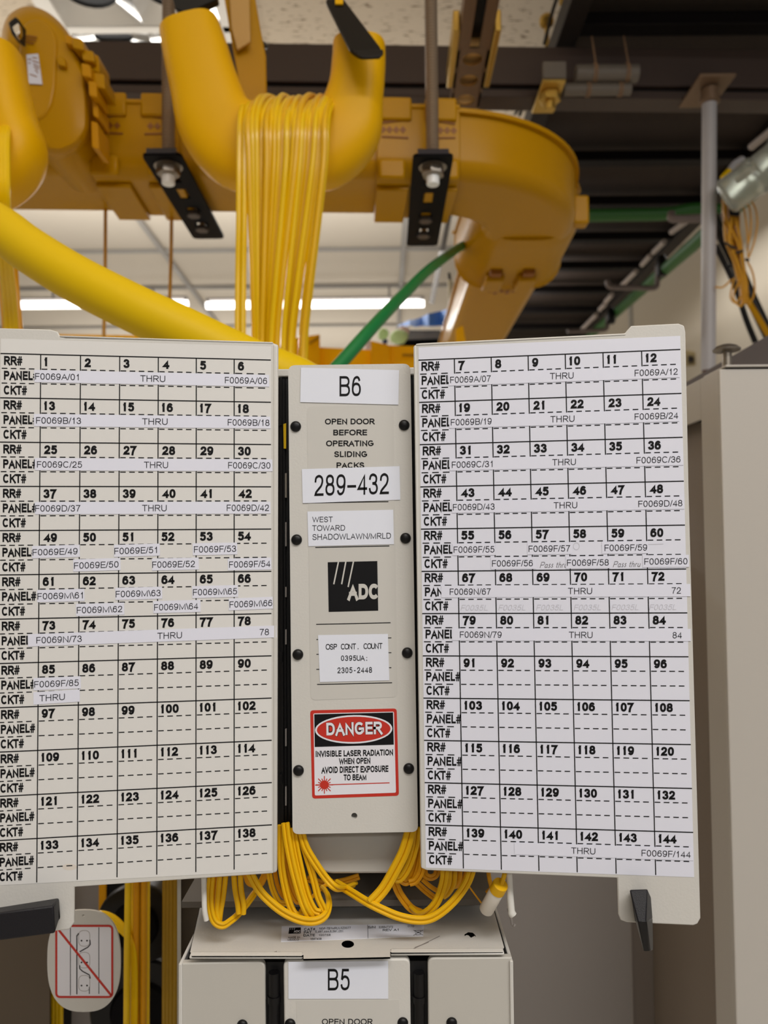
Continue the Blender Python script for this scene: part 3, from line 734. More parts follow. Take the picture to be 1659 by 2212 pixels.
for (x, y, w, h, z) in ((150, 84, 20, 22, .955), (168, 92, 26, 26, .95), (190, 118, 28, 26, .955), (186, 150, 22, 30, .95), (204, 134, 22, 40, .965), (214, 172, 26, 34, .96), (200, 190, 20, 36, .955), (206, 232, 14, 40, .97), (132, 130, 20, 22, .958), (205, 290, 18, 60, .975)):
    q = rpoly([(x - w / 2, y - h / 2), (x + w / 2 - 3, y - h / 2 + 5), (x + w / 2, y + h / 2 + 3), (x - w / 2 + 2, y + h / 2 - 2)], 4, 3)
    mb = MB(); mb.prism([P(a, b, z) for a, b in q], (0, .04, 0)); mb.build('latch', M_TRO if (x + y) % 3 else mat('amber_latch', (200, 140, 0), .35, spec=.2), jf, bevel=.0025)
mb = MB(); mb.tube([P(62, 40, .985), P(84, 44, .975), P(82, 56, .97), P(56, 50, .98)], .004, 6); mb.build('edge_rib', M_TRO, jf)
ch = thing('chrome_clip', 'small chrome and black clip wedged behind the left yellow saddle arm', 'clip', P(34, 80, .93))
MB().prism([P(x, y, .93) for x, y in [(16, 48), (33, 34), (42, 44), (40, 82), (24, 72)]], (0, .02, 0)).build('black_body', M_BLACK, ch, bevel=.002)
MB().prism([P(x, y, .922) for x, y in rpoly([(26, 58), (40, 48), (43, 70), (36, 80)], 4)], (0, .008, 0)).build('chrome_face', M_CHROME, ch, bevel=.002)

# ------------------------------------------------------------------ thick yellow duct and green cables
dp = cat([P(-130, 420, .70), P(-10, 487, .66), P(60, 538, .645), P(160, 600, .63), P(285, 664, .62), P(400, 717, .62), P(530, 778, .625), P(660, 832, .64), P(750, 900, .66), P(800, 1040, .68), P(812, 1300, .69), P(812, 1600, .69)], 8)
tag(MB().tube(dp, .0192, 28).build('flexible_duct', M_DUCT), 'thick yellow tube sweeping down from the left edge behind the left chart door', 'duct')
tag(MB().tube(cat([P(560, 1400, .80), P(590, 1050, .80), P(640, 900, .82), P(690, 834, .84), P(738, 782, .86), P(800, 712, .90), P(868, 640, 1.0), P(940, 572, 1.18), P(1028, 516, 1.52), P(1150, 474, 1.80), P(1300, 466, 1.88)], 8), .0076, 14).build('ground_cable', M_GREEN), 'bright green ground cable rising from behind the panel to the raceway elbow', 'cable')
tag(MB().tube(cat([P(1252, 466, 1.86), P(1360, 464, 1.86), P(1440, 462, 1.85), P(1500, 452, 1.84), P(1560, 455, 1.82)], 6), .015, 12).build('green_cable', M_GREEND), 'dark green cable running level under the dark ladder rack', 'cable')
tag(MB().tube([P(1720, 330, 1.35), P(1659, 384, 1.5), P(1560, 472, 1.74), P(1500, 527, 1.95), P(1380, 632, 2.55), P(1290, 712, 3.3), P(1240, 757, 3.9)], .017, 12).build('green_cable', M_GREEND), 'thick dark green cable following the right edge of the ladder rack diagonally', 'cable')

# ------------------------------------------------------------------ fibre cables draped over the saddle
random.seed(11)
tops = [536, 546, 556, 567, 577, 586, 595, 604, 613, 621, 630, 638, 646, 654, 662, 669, 676, 683, 690, 697, 703, 708]
bots = [550, 554, 558, 562, 566, 570, 574, 578, 582, 586, 590, 594, 598, 612, 616, 620, 624, 628, 632, 650, 655, 659]
for i, (tx, bx) in enumerate(zip(tops, bots)):
    zf = ZS - .056 - random.uniform(0, .010); yb = 800; sl_ = 30 + random.uniform(-6, 14); hgt = random.uniform(-6, 8)
    j = random.uniform(-3, 3)
    p = [P(tx + sl_ + 20, 262, ZS + .075), P(tx + sl_ + 8, 228 + hgt, ZS + .045), P(tx + sl_ * .6, 212 + hgt, ZS + .004), P(tx + sl_ * .2, 226 + hgt, ZS - .038), P(tx - 1, 262, zf - .004),
         P(tx + (bx - tx) * .12 + j, 345, zf - .004), P(tx + (bx - tx) * .40 + j, 470, zf + .004), P(tx + (bx - tx) * .76 + j * .6, 620, zf + .012), P(bx, 745, zf + .02), P(bx + 2, 900, zf + .02), P(bx + 3, 1300, zf + .02), P(bx + 3, 1700, zf + .02)]
    o = MB().tube(cat(p, 7), .0031 if i % 3 else .0034, 8).build('fibre_cable', M_FIB if i % 4 else mat('amber_fibre_jacket', (236, 184, 4), .3))
    tag(o, 'yellow fibre cable draped over the yellow saddle and hanging down behind the panel', 'fibre cable', 'fibre cables hanging from the saddle')
p = [P(548, 255, ZS + .06), P(536, 224, ZS), P(526, 250, ZS - .05), P(523, 330, ZS - .058), P(522, 470, ZS - .056), P(520, 600, ZS - .05), P(519, 740, ZS - .05), P(520, 1000, ZS - .05), P(524, 1500, ZS - .05)]
tag(MB().zipcord(cat(p, 7), .0034).build('fibre_cable', M_FIB), 'single yellow fibre cable hanging apart at the left of the draped bundle', 'fibre cable', 'fibre cables hanging from the saddle')
for i, x in enumerate((-4, 5, 13)):
    tag(MB().tube(cat([P(x + 4, 272, .78), P(x + 1, 300, .745), P(x + 1, 360, .735), P(x + 2, 430, .735), P(x + 8, 560, .78), P(x + 20, 720, .86), P(x + 24, 1000, .88), P(x + 24, 1500, .88)], 7), .0036, 8).build('fibre_cable', M_FIB), 'yellow fibre cable hanging over the saddle arm cut off at the left edge', 'fibre cable', 'fibre cables at the left edge')
for i, x in enumerate((4, 12, 20, 27, 34)):
    tag(MB().tube(cat([P(x - 6, 470, .90), P(x - 3, 560, .89), P(x + 2, 640, .88), P(x + 10, 760, .88), P(x + 14, 1100, .88), P(x + 14, 1500, .88)], 7), .0038, 8).build('fibre_cable', mat('shaded_fibre', (222, 156, 12), .35)), 'yellow fibre cable in shaded colour hanging under the thick duct at the left edge', 'fibre cable', 'cables under the duct at the left edge')  # yellow fibre colour deepened to paint shade under the duct
for (x0, y0, x1, y1, z, lb) in ((228, 430, 224, 740, 1.17, 'thin orange cord hanging below the raceway, left of the other one'), (371, 430, 366, 660, 1.17, 'thin orange cord hanging below the raceway near the left slotted strap')):
    tag(MB().tube(cat([P(x0, y0, z), P((x0 + x1) / 2 + 1, (y0 + y1) / 2, z), P(x1, y1, z)], 5), .0027, 8).build('hanging_cord', M_ORC), lb, 'cord', 'thin orange cords')
# ------------------------------------------------------------------ the open panel module
ZC = .375
PC = Plane(P(760, 1200, ZC), Vector((0, -1, 0)))
c0 = P(760, 1800, ZC)
m6 = thing('fiber_panel_module', 'open beige fibre panel marked B6 with two chart doors and a laser danger sign', 'fibre panel', (c0.x, ZC, c0.z))
# housing with black cavity behind the cover
PB = Plane(P(760, 1200, ZC + .004), Vector((0, -1, 0)))
mb = MB(); mb.slab([(590, 812), (899, 806), (914, 1786), (594, 1790)], PB, -.11, -.008, 0)
hs = mb.build('cassette_housing', [M_CAVITY], m6)
mb = MB(); mb.slab([(596, 797), (900, 793), (900, 809), (596, 814)], PB, -.12, -.006, 0); mb.build('top_plate', M_BEIGE, m6, bevel=.0006)
mb = MB()
for x in (612, 620): mb.slab([(x - 2, 818), (x + 3, 818), (x + 8, 1780), (x + 3, 1780)], PB, -.008, -.0055, 0)
mb.slab([(604, 815), (609, 815), (613, 1784), (606, 1784)], PB, -.008, -.004, 0)
mb.slab([(890, 812), (893, 812), (908, 1780), (904, 1780)], PB, -.008, -.004, 0)
mb.build('guide_rail', M_BLACK, m6)
for (y0, y1, w, mm) in ((1022, 1075, 1.5, M_STEEL), (1128, 1180, 1, M_GREY), (1268, 1290, 1, M_GREY), (1360, 1392, 1, M_GREY), (1575, 1612, 1, M_GREY), (1700, 1740, 1, M_GREY)):
    mb = MB(); mb.slab([(617 - w, y0), (618 + w, y0), (618 + w, y1), (617 - w, y1)], PB, -.0055, -.004, 0); mb.build('gap_sliver', mm, hs)  # pale slivers paint thin vertical highlights in the dark gap
mb = MB(); mb.slab([(612, 916), (618, 914), (618, 969), (613, 969)], PB, -.0055, -.004, 0); mb.build('gap_sliver', M_FIB, hs, 'yellow fibre end showing in the dark gap')
mb = MB(); mb.slab([(603, 900), (607, 905), (608, 918), (603, 920)], PB, -.006, -.002, 0); mb.build('hinge_pin', M_BLACK, hs)
for y in (1408, 1672):
    MB().slab([(604, y), (609, y + 2), (609, y + 22), (604, y + 24)], PB, -.006, -.002, 0).build('hinge_pin', M_BLACK, hs)
# lower beige face below the cover
PL_ = Plane(P(760, 1840, ZC + .018), Vector((0, -1, .10)))
mb = MB(); mb.slab(rpoly([(646, 1796), (902, 1794), (884, 1880), (866, 1887), (712, 1888), (690, 1880)], [0, 0, 16, 10, 10, 16], 4), PL_, -.05, 0, 0); mb.build('lower_face', M_BEIGED, m6, bevel=.0015)
# front cover, with a real hole near its foot
cvp = rpoly([(622.5, 789), (886.5, 785.5), (903, 1797), (632, 1802)], [16, 16, 14, 14], 6)
mb = MB()
hole = circ(765.3, 1762.5, 6.6, 6.6, 20)
# face split in two polygons around the hole
def cover_half(side):
    xm = 765.3
    if side < 0:
        outer = [p for p in cvp if p[0] < xm]
    else:
        outer = [p for p in cvp if p[0] >= xm]
    return outer
def holed(poly, holes, fn, off0, off1, mb, m=0, mh=0):
    loops = [[Vector((x, y, 0)) for x, y in poly]] + [[Vector((x, y, 0)) for x, y in h] for h in holes]
    tri = mg.tessellate_polygon(loops); flat = [p for l in loops for p in l]
    mb.add([fn(p.x, p.y, off1) for p in flat], [tuple(t) for t in tri], m)
    b = 0
    for i, l in enumerate(loops):
        n = len(l); q = [fn(p.x, p.y, off1) for p in l]
        mb.add(q + [p - PC.n * (off1 - off0) for p in q], [(k, (k + 1) % n, n + (k + 1) % n, n + k) for k in range(n)], m if i == 0 else mh)
holed(cvp, [hole], PC.at, -.004, 0, mb)
# slim lighter fold along the edge
n_ = len(cvp); rim = [PC.at(x, y, 0) for x, y in cvp]; cx0, cy0 = 760, 1294
inn = [PC.at(x + (3 if x < cx0 else -3), y + (3 if y < cy0 else -3), .0007) for x, y in cvp]
fc = mb.build('front_cover', M_BEIGE, m6, smooth=30)
bv = fc.modifiers.new('bevel', 'BEVEL'); bv.width = .0009; bv.segments = 3; bv.limit_method = 'ANGLE'; bv.angle_limit = math.radians(60)
MB().slab(circ(765.3, 1762.5, 9, 9, 16), PC, -.0075, -.0055).build('pin_boss', M_BEIGED, m6)
def rivets(pts, parent, pl, r=11.8):
    for x, y in pts:
        c = pl.at(x, y, -.0004); rr = (pl.at(x + r, y, 0) - pl.at(x, y, 0)).length
        mb = MB(); mb.lathe(c, pl.n, [(rr, 0), (rr * 1.0, .0006), (rr * .93, .0012), (rr * .75, .0017), (rr * .45, .002), (rr * .05, .0021)], 22)
        mb.build('push_rivet', M_BLACK, parent, smooth=60)
rivets([(639, 921.6), (873, 918.7), (641, 1166), (876, 1162.7), (643.7, 1413.6), (879.7, 1410), (645, 1663.8), (883, 1659.6)], fc, PC)
# big printed label on the cover
M_PRINT = mat('printed_label_grey', (197, 195, 190), .38)
mb = MB(); mb.slab(rpoly([(663, 878), (850, 876), (858.8, 1506), (671, 1512.5)], 12, 5), PC, 0, .00012, 0)
A = .00022
for i, (t, x0, x1, y, h) in enumerate((('OPEN DOOR', 702, 810, 916.7, 12.2), ('BEFORE', 720, 793, 940.4, 12.2), ('OPERATING', 704.5, 807, 964, 12.4), ('SLIDING', 722, 793, 987.3, 12.4), ('PACKS', 727, 787, 1011.3, 12.4))):
    mb.text(t, x0, y, h, PC.at, A, x1 - x0, -.004, bold=.034)
for (x0, y0, x1, y1) in ((654, 1086.5, 839, 1083.6), (681, 1182.6, 841, 1179.2), (683, 1348.7, 843.7, 1345.2), (685, 1478.5, 847, 1474.8)):
    mb.line(x0, y0, x1, y1, 1.8, PC.at, A)
for y in (1381, 1413, 1445.5):
    mb.line(683.5, y + .5, 690, y + .3, 1.6, PC.at, A); mb.line(838, y - 3, 845.5, y - 3.2, 1.6, PC.at, A)
mb.flat([(708, 1214.5), (815, 1212), (817, 1319), (710, 1321.8)], PC, A, 1)
for (x0, y0, x1, y1) in ((731, 1213.8, 721, 1262), (747, 1213.5, 738, 1262), (763.5, 1213.2, 752, 1268)):
    mb.line(x0, y0, x1, y1, 3.0, PC.at, A + .00006, 0)
mb.text('ADC', 749.5, 1295.2, 33.5, PC.at, A + .00006, 67, -.015, bold=.07, m=0)
mb.build('printed_label', [M_PRINT, M_INK], fc, 'printed label with door warning and square logo', smooth=0)
def tape(parent, quad, texts, lab=None, m=M_TAPEW, pl=PC, off=.00022, th=.00016, nm='label_tape', ink=M_INK):
    mb = MB(); mb.slab(quad, pl, off, off + th, 0)
    for (t, x, y, h, w, sl, bo, mono) in texts: mb.text(t, x, y, h, pl.at, off + th + .00008, w, sl, bold=bo, mono=mono)
    return mb.build(nm, [m, ink], parent, lab, smooth=0)
tape(fc, [(650, 794), (862, 799.6), (860.5, 874.2), (648.6, 868.6)], [('B6', 733.5, 856, 43.5, 46, -.01, .0, False)], 'white tape label reading B6')
tape(fc, [(652, 1013.4), (863, 1007), (864.8, 1079.6), (654, 1087)], [('289–432', 678.5, 1071.5, 45.5, 161.5, -.027, .0, False)], 'white tape label reading 289-432')
tape(fc, [(664, 1105), (849.3, 1101.2), (851, 1175.6), (666.3, 1180)], [('WEST', 674.5, 1128, 11.6, 44.3, -.01, -.004, False), ('TOWARD', 674.5, 1146.8, 12, 71, -.01, -.004, False), ('SHADOWLAWN/MRLD', 675, 1166.4, 12.6, 169.5, -.018, -.004, False)], 'white tape label reading WEST TOWARD', ink=M_INKT)
tape(fc, [(687, 1372), (838, 1369.5), (841, 1469.6), (691, 1473.4)], [('OSP CONT. COUNT', 703.5, 1403.5, 12.4, 122.5, -.017, .012, True), ('0395UA:', 736.7, 1427.6, 11.6, 56.5, -.008, .012, True), ('2305-2448', 728.8, 1454.2, 12.4, 74.8, -.012, .012, True)], 'white label reading OSP CONT. COUNT')
# danger sticker
mb = MB(); mb.slab(rpoly([(670, 1534.5), (857, 1530.5), (861.8, 1719), (674.4, 1725.2)], 7, 5), PC, 0, .0001, 2)
e = .00018
mb.flat(rpoly([(677, 1541.2), (851, 1537.3), (855.4, 1712.3), (680, 1718.4)], 3, 3), PC, e, 0)
mb.flat([(678.8, 1543), (849, 1539), (850.6, 1608.6), (680, 1613.6)], PC, e + .00005, 1)
def ell(cx, cy, rx, ry): return [(x, y - (x - cx) * .02) for x, y in circ(cx, cy, rx, ry, 40)]
mb.flat(ell(764, 1575.5, 83.6, 30.8), PC, e + .0001, 0); mb.flat(ell(764, 1575.5, 79.6, 27.2), PC, e + .00015, 2)
mb.text('DANGER', 705.3, 1588.6, 27.6, PC.at, e + .0002, 122.5, -.024, bold=.085, m=1, lean=-.02)
mb.text('DANGER', 705.3, 1588.6, 27.2, PC.at, e + .00028, 122.0, -.024, bold=.045, m=0, lean=-.02)
for (t, x, y, h, w) in (('INVISIBLE LASER RADIATION', 682, 1635.3, 13.2, 167), ('WHEN OPEN', 732, 1651, 13, 68), ('AVOID DIRECT EXPOSURE', 694, 1670.6, 14, 145), ('TO BEAM', 742.3, 1686, 13, 49)):
    mb.text(t, x, y, h, PC.at, e + .00005, w, -.022, bold=.05, m=1)
mb.line(681, 1696.2, 841.5, 1691, 2.0, PC.at, e + .00006, 2)
mb.flat(circ(700.7, 1695.4, 9.5, 9.5, 24), PC, e + .0001, 2)
for k in range(16):
    a = 2 * math.pi * k / 16; l_ = 19 if k % 2 == 0 else 14.5
    mb.line(700.7 + 7 * math.cos(a), 1695.4 + 7 * math.sin(a), 700.7 + l_ * math.cos(a), 1695.4 + l_ * math.sin(a), 2.0, PC.at, e + .00008, 2)
mb.build('danger_sticker', [M_SIGNW, M_INK, M_RED], fc, 'red and white laser danger sticker', smooth=0)

# ------------------------------------------------------------------ chart doors
class Grid:
    """rows of one printed chart: straight lines between a left and a right edge"""
    def __init__(s, L0, L1, R0_, R1): s.L0, s.L1, s.R0, s.R1 = [Vector(q) for q in (L0, L1, R0_, R1)]
    def ends(s, v): return s.L0.lerp(s.L1, v / 12.0), s.R0.lerp(s.R1, v / 12.0)
    def y(s, x, v):
        a, b = s.ends(v); return a.y + (b.y - a.y) * (x - a.x) / (b.x - a.x)
    def slope(s, v):
        a, b = s.ends(v); return (b.y - a.y) / (b.x - a.x)
def chart(parent, pl, G, paper, cols, labx, first, pm, faint=()):
    mb = MB(); mb.slab(paper, pl, 0, .00012, 0); A = .0002
    lean = 0.0
    for g in range(12):
        a, b = G.ends(g); mb.line(a.x, a.y, b.x, b.y, 2.4, pl.at, A)
        for k, t in enumerate(('RR#', 'PANEL#', 'CKT#')):
            v = g + (k + .80) / 3 - .01; x = labx[0] + (labx[1] - labx[0]) * v / 12
            mb.text(t, x, G.y(x, v), 19.4, pl.at, A, (39.5, 74, 50)[k], G.slope(v), bold=.055 if pm is M_PAPERL else .045)
        for k in (1, 2):
            v = g + k / 3.0; a, b = G.ends(v); edges = [a.x + 3] + [cols[0][i] + (cols[1][i] - cols[0][i]) * v / 12 for i in range(6)] + [b.x]
            for i in range(7):
                x = edges[i] + (2 if i else 0); xe = edges[i + 1] - (6 if i == 0 else 3)
                nd = max(1, int((xe - x) / 18.6)); pt = (xe - x) / nd
                for q in range(nd):
                    xa = x + pt * q; xb = xa + pt * .62
                    mb.line(xa, G.y(xa, v), xb, G.y(xb, v), 2.2, pl.at, A)
        for i in range(6):
            v = g + .265; x = cols[0][i] + (cols[1][i] - cols[0][i]) * v / 12 + 8
            mb.text(str(first + 12 * g + i), x, G.y(x, v), 19.2, pl.at, A, None, G.slope(v), bold=.06)
    for i in range(6):
        xa, xb = cols[0][i], cols[1][i]
        mb.line(xa, G.y(xa, 0), xb, G.y(xb, 12), 2.3, pl.at, A)
    mats = [pm, M_INK]
    if faint: mats.append(M_PENCIL)
    for (t, x, v, w) in faint: mb.text(t, x, G.y(x, v), 12, pl.at, A, w, G.slope(v), lean=.25, bold=-.01, m=2)
    return mb.build('printed_chart', mats, parent, smooth=0)
def strips(parent, pl, G, rows, h=13.6):
    for (g, r, x0, x1, dv, tilt, items) in rows:
        vt, vb = g + (r + .06) / 3 + dv, g + (r + .90) / 3 + dv
        q = [(x0, G.y(x0, vt)), (x1, G.y(x1, vt) + tilt), (x1 + .6, G.y(x1, vb) + tilt), (x0 + .4, G.y(x0, vb))]
        mb = MB(); mb.slab(q, pl, .00022, .00032, 0); v = g + (r + .71) / 3 + dv
        for it in items:
            t, x, w = it[:3]; mb.text(t, x, G.y(x, v) + tilt * (x - x0) / (x1 - x0), h, pl.at, .0004, w, G.slope(v) + tilt / (x1 - x0), bold=-.006)
        mb.build('label_strip', [M_TAPE, M_INKT], parent, smooth=0)

# left door
PLD = vplane(599, .3655, 0, .349)
LD = [(-14, 708), (108, 711.5), (124, 716), (130, 727), (142, 730), (588, 740), (601, 745), (598.5, 1876), (590, 1887), (160.5, 1916.5), (160.5, 1992), (150, 2008), (118, 2012), (-16, 2016)]
ld = MB().slab(LD, PLD, -.0016, 0).build('chart_door', M_BEIGE, m6, 'left chart door, open', bevel=.0005)
mb = MB(); mb.slab([(588.5, 741), (601.5, 744), (599, 1885), (588, 1888)], PLD, -.010, .0004); mb.build('folded_edge', M_BEIGE, ld, bevel=.0015, seg=3)
mb = MB(); mb.slab([(128, 724), (590, 738.5), (590, 742.5), (128, 728)], PLD, -.008, .0003); mb.build('folded_edge', M_BEIGE, ld, bevel=.0006)
GLc = Grid((1, 763.5), (-9, 1912), (585, 777.7), (587.5, 1873))
CL = ([88, 174, 258.6, 342, 424, 505.8], [79.3, 166.8, 252.8, 338.6, 423, 505.7])
chart(ld, PLD, GLc, [(2, 731.5), (585.5, 748.5), (587, 1881), (-10, 1913)], CL, (9, -1), 1, M_PAPERL)
strips(ld, PLD, GLc, [
    (0, 1, 74, 581, 0, 0, [('F0069A/01', 76, 94), ('THRU', 303, 54), ('F0069A/06', 486, 91)]),
    (1, 1, 73, 584, 0, -1, [('F0069B/13', 78, 97), ('THRU', 307, 55), ('F0069B/18', 492, 90)]),
    (2, 1, 75, 588, 0, 0, [('F0069C/25', 80, 97), ('THRU', 311, 52), ('F0069C/30', 493, 91)]),
    (3, 1, 75, 584, 0, 0, [('F0069D/37', 76, 98), ('THRU', 307, 53), ('F0069D/42', 490, 91)]),
    (4, 1, 69, 172, 0, -2, [('F0069E/49', 70.5, 97)]),
    (4, 1, 246, 345, -.01, -2, [('F0069E/51', 247, 92)]),
    (4, 1, 416, 512, -.03, -1, [('F0069F/53', 419, 91)]),
    (4, 2, 158, 260, -.02, -2, [('F0069E/50', 160, 96)]),
    (4, 2, 328, 429, -.02, -1, [('F0069E/52', 329, 92)]),
    (4, 2, 492, 586, 0, -1, [('F0069F/54', 495, 89)]),
    (5, 1, 80, 182, 0, -1, [('F0069M\\61', 81, 98)]),
    (5, 1, 249, 350, -.02, -1, [('F0069M\\63', 250, 97)]),
    (5, 1, 415, 514, -.03, -1, [('F0069M\\65', 417, 95)]),
    (5, 2, 164, 268, 0, -1, [('F0069M\\62', 166, 98)]),
    (5, 2, 331, 433, -.03, -1, [('F0069M\\64', 333, 95)]),
    (5, 2, 494, 589, -.06, -2, [('F0069M\\66', 496, 92)]),
    (6, 1, 60, 597, 0, -6, [('F0069N/73', 78.5, 98), ('THRU', 340, 53), ('78', 561, 20)]),
    (7, 1, 72, 174, 0, -1, [('F0069F/85', 74, 96)]),
    (7, 2, 72, 172, -.01, -3, [('THRU', 85, 55)])])
mb = MB(); mb.slab(circ(150, 1873, 16, 7, 14), PLD, .0001, .00014); mb.build('smudge', mat('paper_smudge', (214, 206, 196), .7), ld, smooth=0)
# left latch, swung out to the left
def L3(x, y, o): return PLD.at(x, y, o)
lt = [L3(-40, 1976, .013), L3(116, 1956, .013), L3(119, 2017, .013), L3(-40, 2038, .013), L3(-40, 1966, .0), L3(128, 1939, .0), L3(131, 1978, .0), L3(-40, 2010, .0)]
mb = MB(); mb.hexa(lt); lto = mb.build('latch_handle', M_SATIN, ld, bevel=.0008)
mb = MB(); mb.hexa([L3(100, 1950, .004), L3(124, 1946, .004), L3(131, 1985, .004), L3(110, 2000, .004), L3(100, 1950, -.004), L3(124, 1946, -.004), L3(131, 1985, -.004), L3(110, 2000, -.004)]); mb.build('latch_pivot', M_BLACK, lto, bevel=.001)

# right door
PRD = vplane(893, .3655, 1495, .3515)
RD = [(893.5, 750), (900, 742), (908, 741), (1350, 719.5), (1356, 712), (1364, 703.5), (1466, 698.5), (1478, 703), (1481, 716), (1488, 1060), (1513.5, 1984), (1507, 1996), (1498, 1999.5), (1354, 1993), (1341, 1988), (1336, 1976), (1333.5, 1897), (922, 1880.5), (911, 1876), (908.5, 1866)]
rd_ = MB().slab(RD, PRD, -.0016, 0).build('chart_door', M_BEIGE, m6, 'right chart door, open', bevel=.0005)
mb = MB(); mb.slab([(893, 748), (899, 744), (914, 1878), (909, 1874)], PRD, -.009, .0003); mb.build('folded_edge', M_BEIGE, rd_, bevel=.001)
mb = MB(); mb.slab([(898, 742.5), (1352, 720.5), (1352, 724), (898, 746.5)], PRD, -.007, .0003); mb.build('folded_edge', M_BEIGE, rd_, bevel=.0006)
GRc = Grid((904, 778), (920, 1873), (1469.5, 754.8), (1500, 1893))
CR = ([981.5, 1061, 1140.8, 1221, 1302.5, 1386], [1001, 1083, 1164.3, 1247, 1331, 1416.5])
fa = [(('F0035L', 'F0035L', 'F0035L', 'F0035L', 'F0035L', 'F0035L')[i], 995 + 81.5 * i, 5 + .93, 58) for i in range(6)]
chart(rd_, PRD, GRc, [(904, 750.5), (1469.5, 725.5), (1499.5, 1895), (920, 1874.5)], CR, (910, 927), 7, M_PAPERR, fa)
strips(rd_, PRD, GRc, [
    (0, 1, 969, 1468, 0, 0, [('F0069A/07', 972.5, 88), ('THRU', 1188, 51), ('F0069A/12', 1371, 93)]),
    (1, 1, 970, 1467, 0, 0, [('F0069B/19', 974, 88), ('THRU', 1189, 52), ('F0069B/24', 1371, 94)]),
    (2, 1, 971, 1476, 0, 0, [('F0069C/31', 976, 88), ('THRU', 1193, 51), ('F0069C/36', 1375, 95)]),
    (3, 1, 976, 1478, 0, 0, [('F0069D/43', 978.5, 90), ('THRU', 1196, 51), ('F0069D/48', 1379, 95)]),
    (4, 1, 977, 1070, 0, 0, [('F0069F/55', 980, 88)]),
    (4, 1, 1139, 1236, 0, 0, [('F0069F/57', 1142, 90)]),
    (4, 1, 1300, 1400, 0, 0, [('F0069F/59', 1306, 92)]),
    (4, 2, 1060, 1158, 0, 0, [('F0069F/56', 1063, 88)]),
    (4, 2, 1222, 1318, 0, 0, [('F0069F/58', 1225, 90)]),
    (4, 2, 1388, 1488, -.01, 0, [('F0069F/60', 1392, 93)]),
    (5, 1, 953, 1491, -.01, 0, [('F0069N/67', 971.5, 89), ('THRU', 1227, 52), ('72', 1451, 20)]),
    (6, 1, 976, 1492, .0, 1, [('F0069N/79', 993.5, 90), ('THRU', 1229, 51), ('84', 1453, 20)]),
    (11, 1, 1111, 1497, .0, 1, [('THRU', 1234, 52), ('F0069F/144', 1386, 106)])])
mb = MB(); A = .0002
for x in (1166, 1324):
    y = GRc.y(x, 4.945); mb.text('Pass thru', x, y, 13, PRD.at, A, 58, GRc.slope(4.9), lean=.3, bold=-.012, m=0)
mb.pline(circ(1245, 1180, 6.5, 7.5, 14), 1.3, PRD.at, A, 1, True); mb.line(1298, 1179, 1305, 1179, 1.4, PRD.at, A, 1); mb.line(1399, 1176, 1433, 1175, 1.3, PRD.at, A, 1)
mb.build('handwriting', [M_PENCILD, M_PENCIL], rd_, smooth=0)
# right latch, hanging down
def R3(x, y, o): return PRD.at(x, y, o)
mb = MB(); mb.hexa([R3(1359.5, 1922, .009), R3(1399, 1920, .009), R3(1396, 1993, .016), R3(1378, 1994, .016), R3(1362, 1926, 0), R3(1406, 1936, 0), R3(1410, 1985, 0), R3(1372, 1992, 0)]); ro = mb.build('latch_handle', M_SATIN, rd_, bevel=.0006)
mb = MB(); mb.hexa([R3(1377, 1990, .016), R3(1397, 1989, .016), R3(1405, 2054, .012), R3(1390, 2055, .012), R3(1372, 1988, .002), R3(1410, 1982, .002), R3(1411, 2053, .006), R3(1392, 2054, .006)]); mb.build('latch_tongue', M_BLACK, ro, bevel=.0006)
mb = MB(); mb.lathe(R3(1378, 1927, .0085), PRD.n, [(.0011, 0), (.0011, .0006), (.0004, .001)], 10); mb.build('latch_pin', M_BLACK, ro)
# ------------------------------------------------------------------ the closed module below
c5 = P(748, 2300, ZC)
m5 = thing('fiber_panel_module', 'closed beige fibre panel marked B5 below the open one, top tray showing', 'fibre panel', (c5.x, ZC, c5.z))
zT = P(750, 2062, ZC - .002).z                    # tray level
PT = Plane(Vector((0, ZC, zT)), Vector((0, 0, 1)))
def T(x, y, off=0.0): return PT.at(x, y, off)
# tray with tongue and two lips
mb = MB(); tr = rpoly([(449, 1880), (1042, 1878), (1090, 2050), (1086, 2058), (843, 2060), (843, 2071), (655, 2075), (655, 2067), (415, 2067), (409, 2060)], [0, 0, 0, 0, 0, 0, 0, 0, 0, 0])
holed(tr, [circ(751, 2043, 13.5, 8, 20), [(1004, 2022), (1012, 2017), (1022, 2018), (1028, 2024), (1018, 2029), (1013, 2024)]], T, -.0015, 0, mb, 0, 0)
tray = mb.build('top_tray', M_BEIGE, m5, smooth=30)
def lip(x0, y0, x1, y1):
    a, b = T(x0, y0), T(x1, y1); mb = MB()
    mb.hexa([a + Vector((0, -.0025, -.0014)), b + Vector((0, -.0025, -.0014)), b + Vector((0, -.0025, .0)), a + Vector((0, -.0025, .0)), a + Vector((0, .001, -.0014)), b + Vector((0, .001, -.0014)), b + Vector((0, .001, .0006)), a + Vector((0, .001, .0006))])
    mb.build('tray_lip', M_BEIGE, tray, bevel=.0007)
lip(411, 2060, 655, 2060); lip(843, 2053, 1088, 2052)
# black recess under the hole and the tab
a = T(751, 2043); MB().box((a.x - .008, a.y - .006, zT - .012), (a.x + .008, a.y + .006, zT - .0045)).build('hole_recess', M_CAVITY, m5)
MB().lathe(a + Vector((0, 0, -.0045)), (0, 0, 1), [(.0012, 0), (.0012, .0015)], 10).build('screw', M_STEEL, m5)
a = T(1016, 2023); MB().box((a.x - .006, a.y - .006, zT - .012), (a.x + .006, a.y + .006, zT - .004)).build('tab_recess', M_CAVITY, m5)
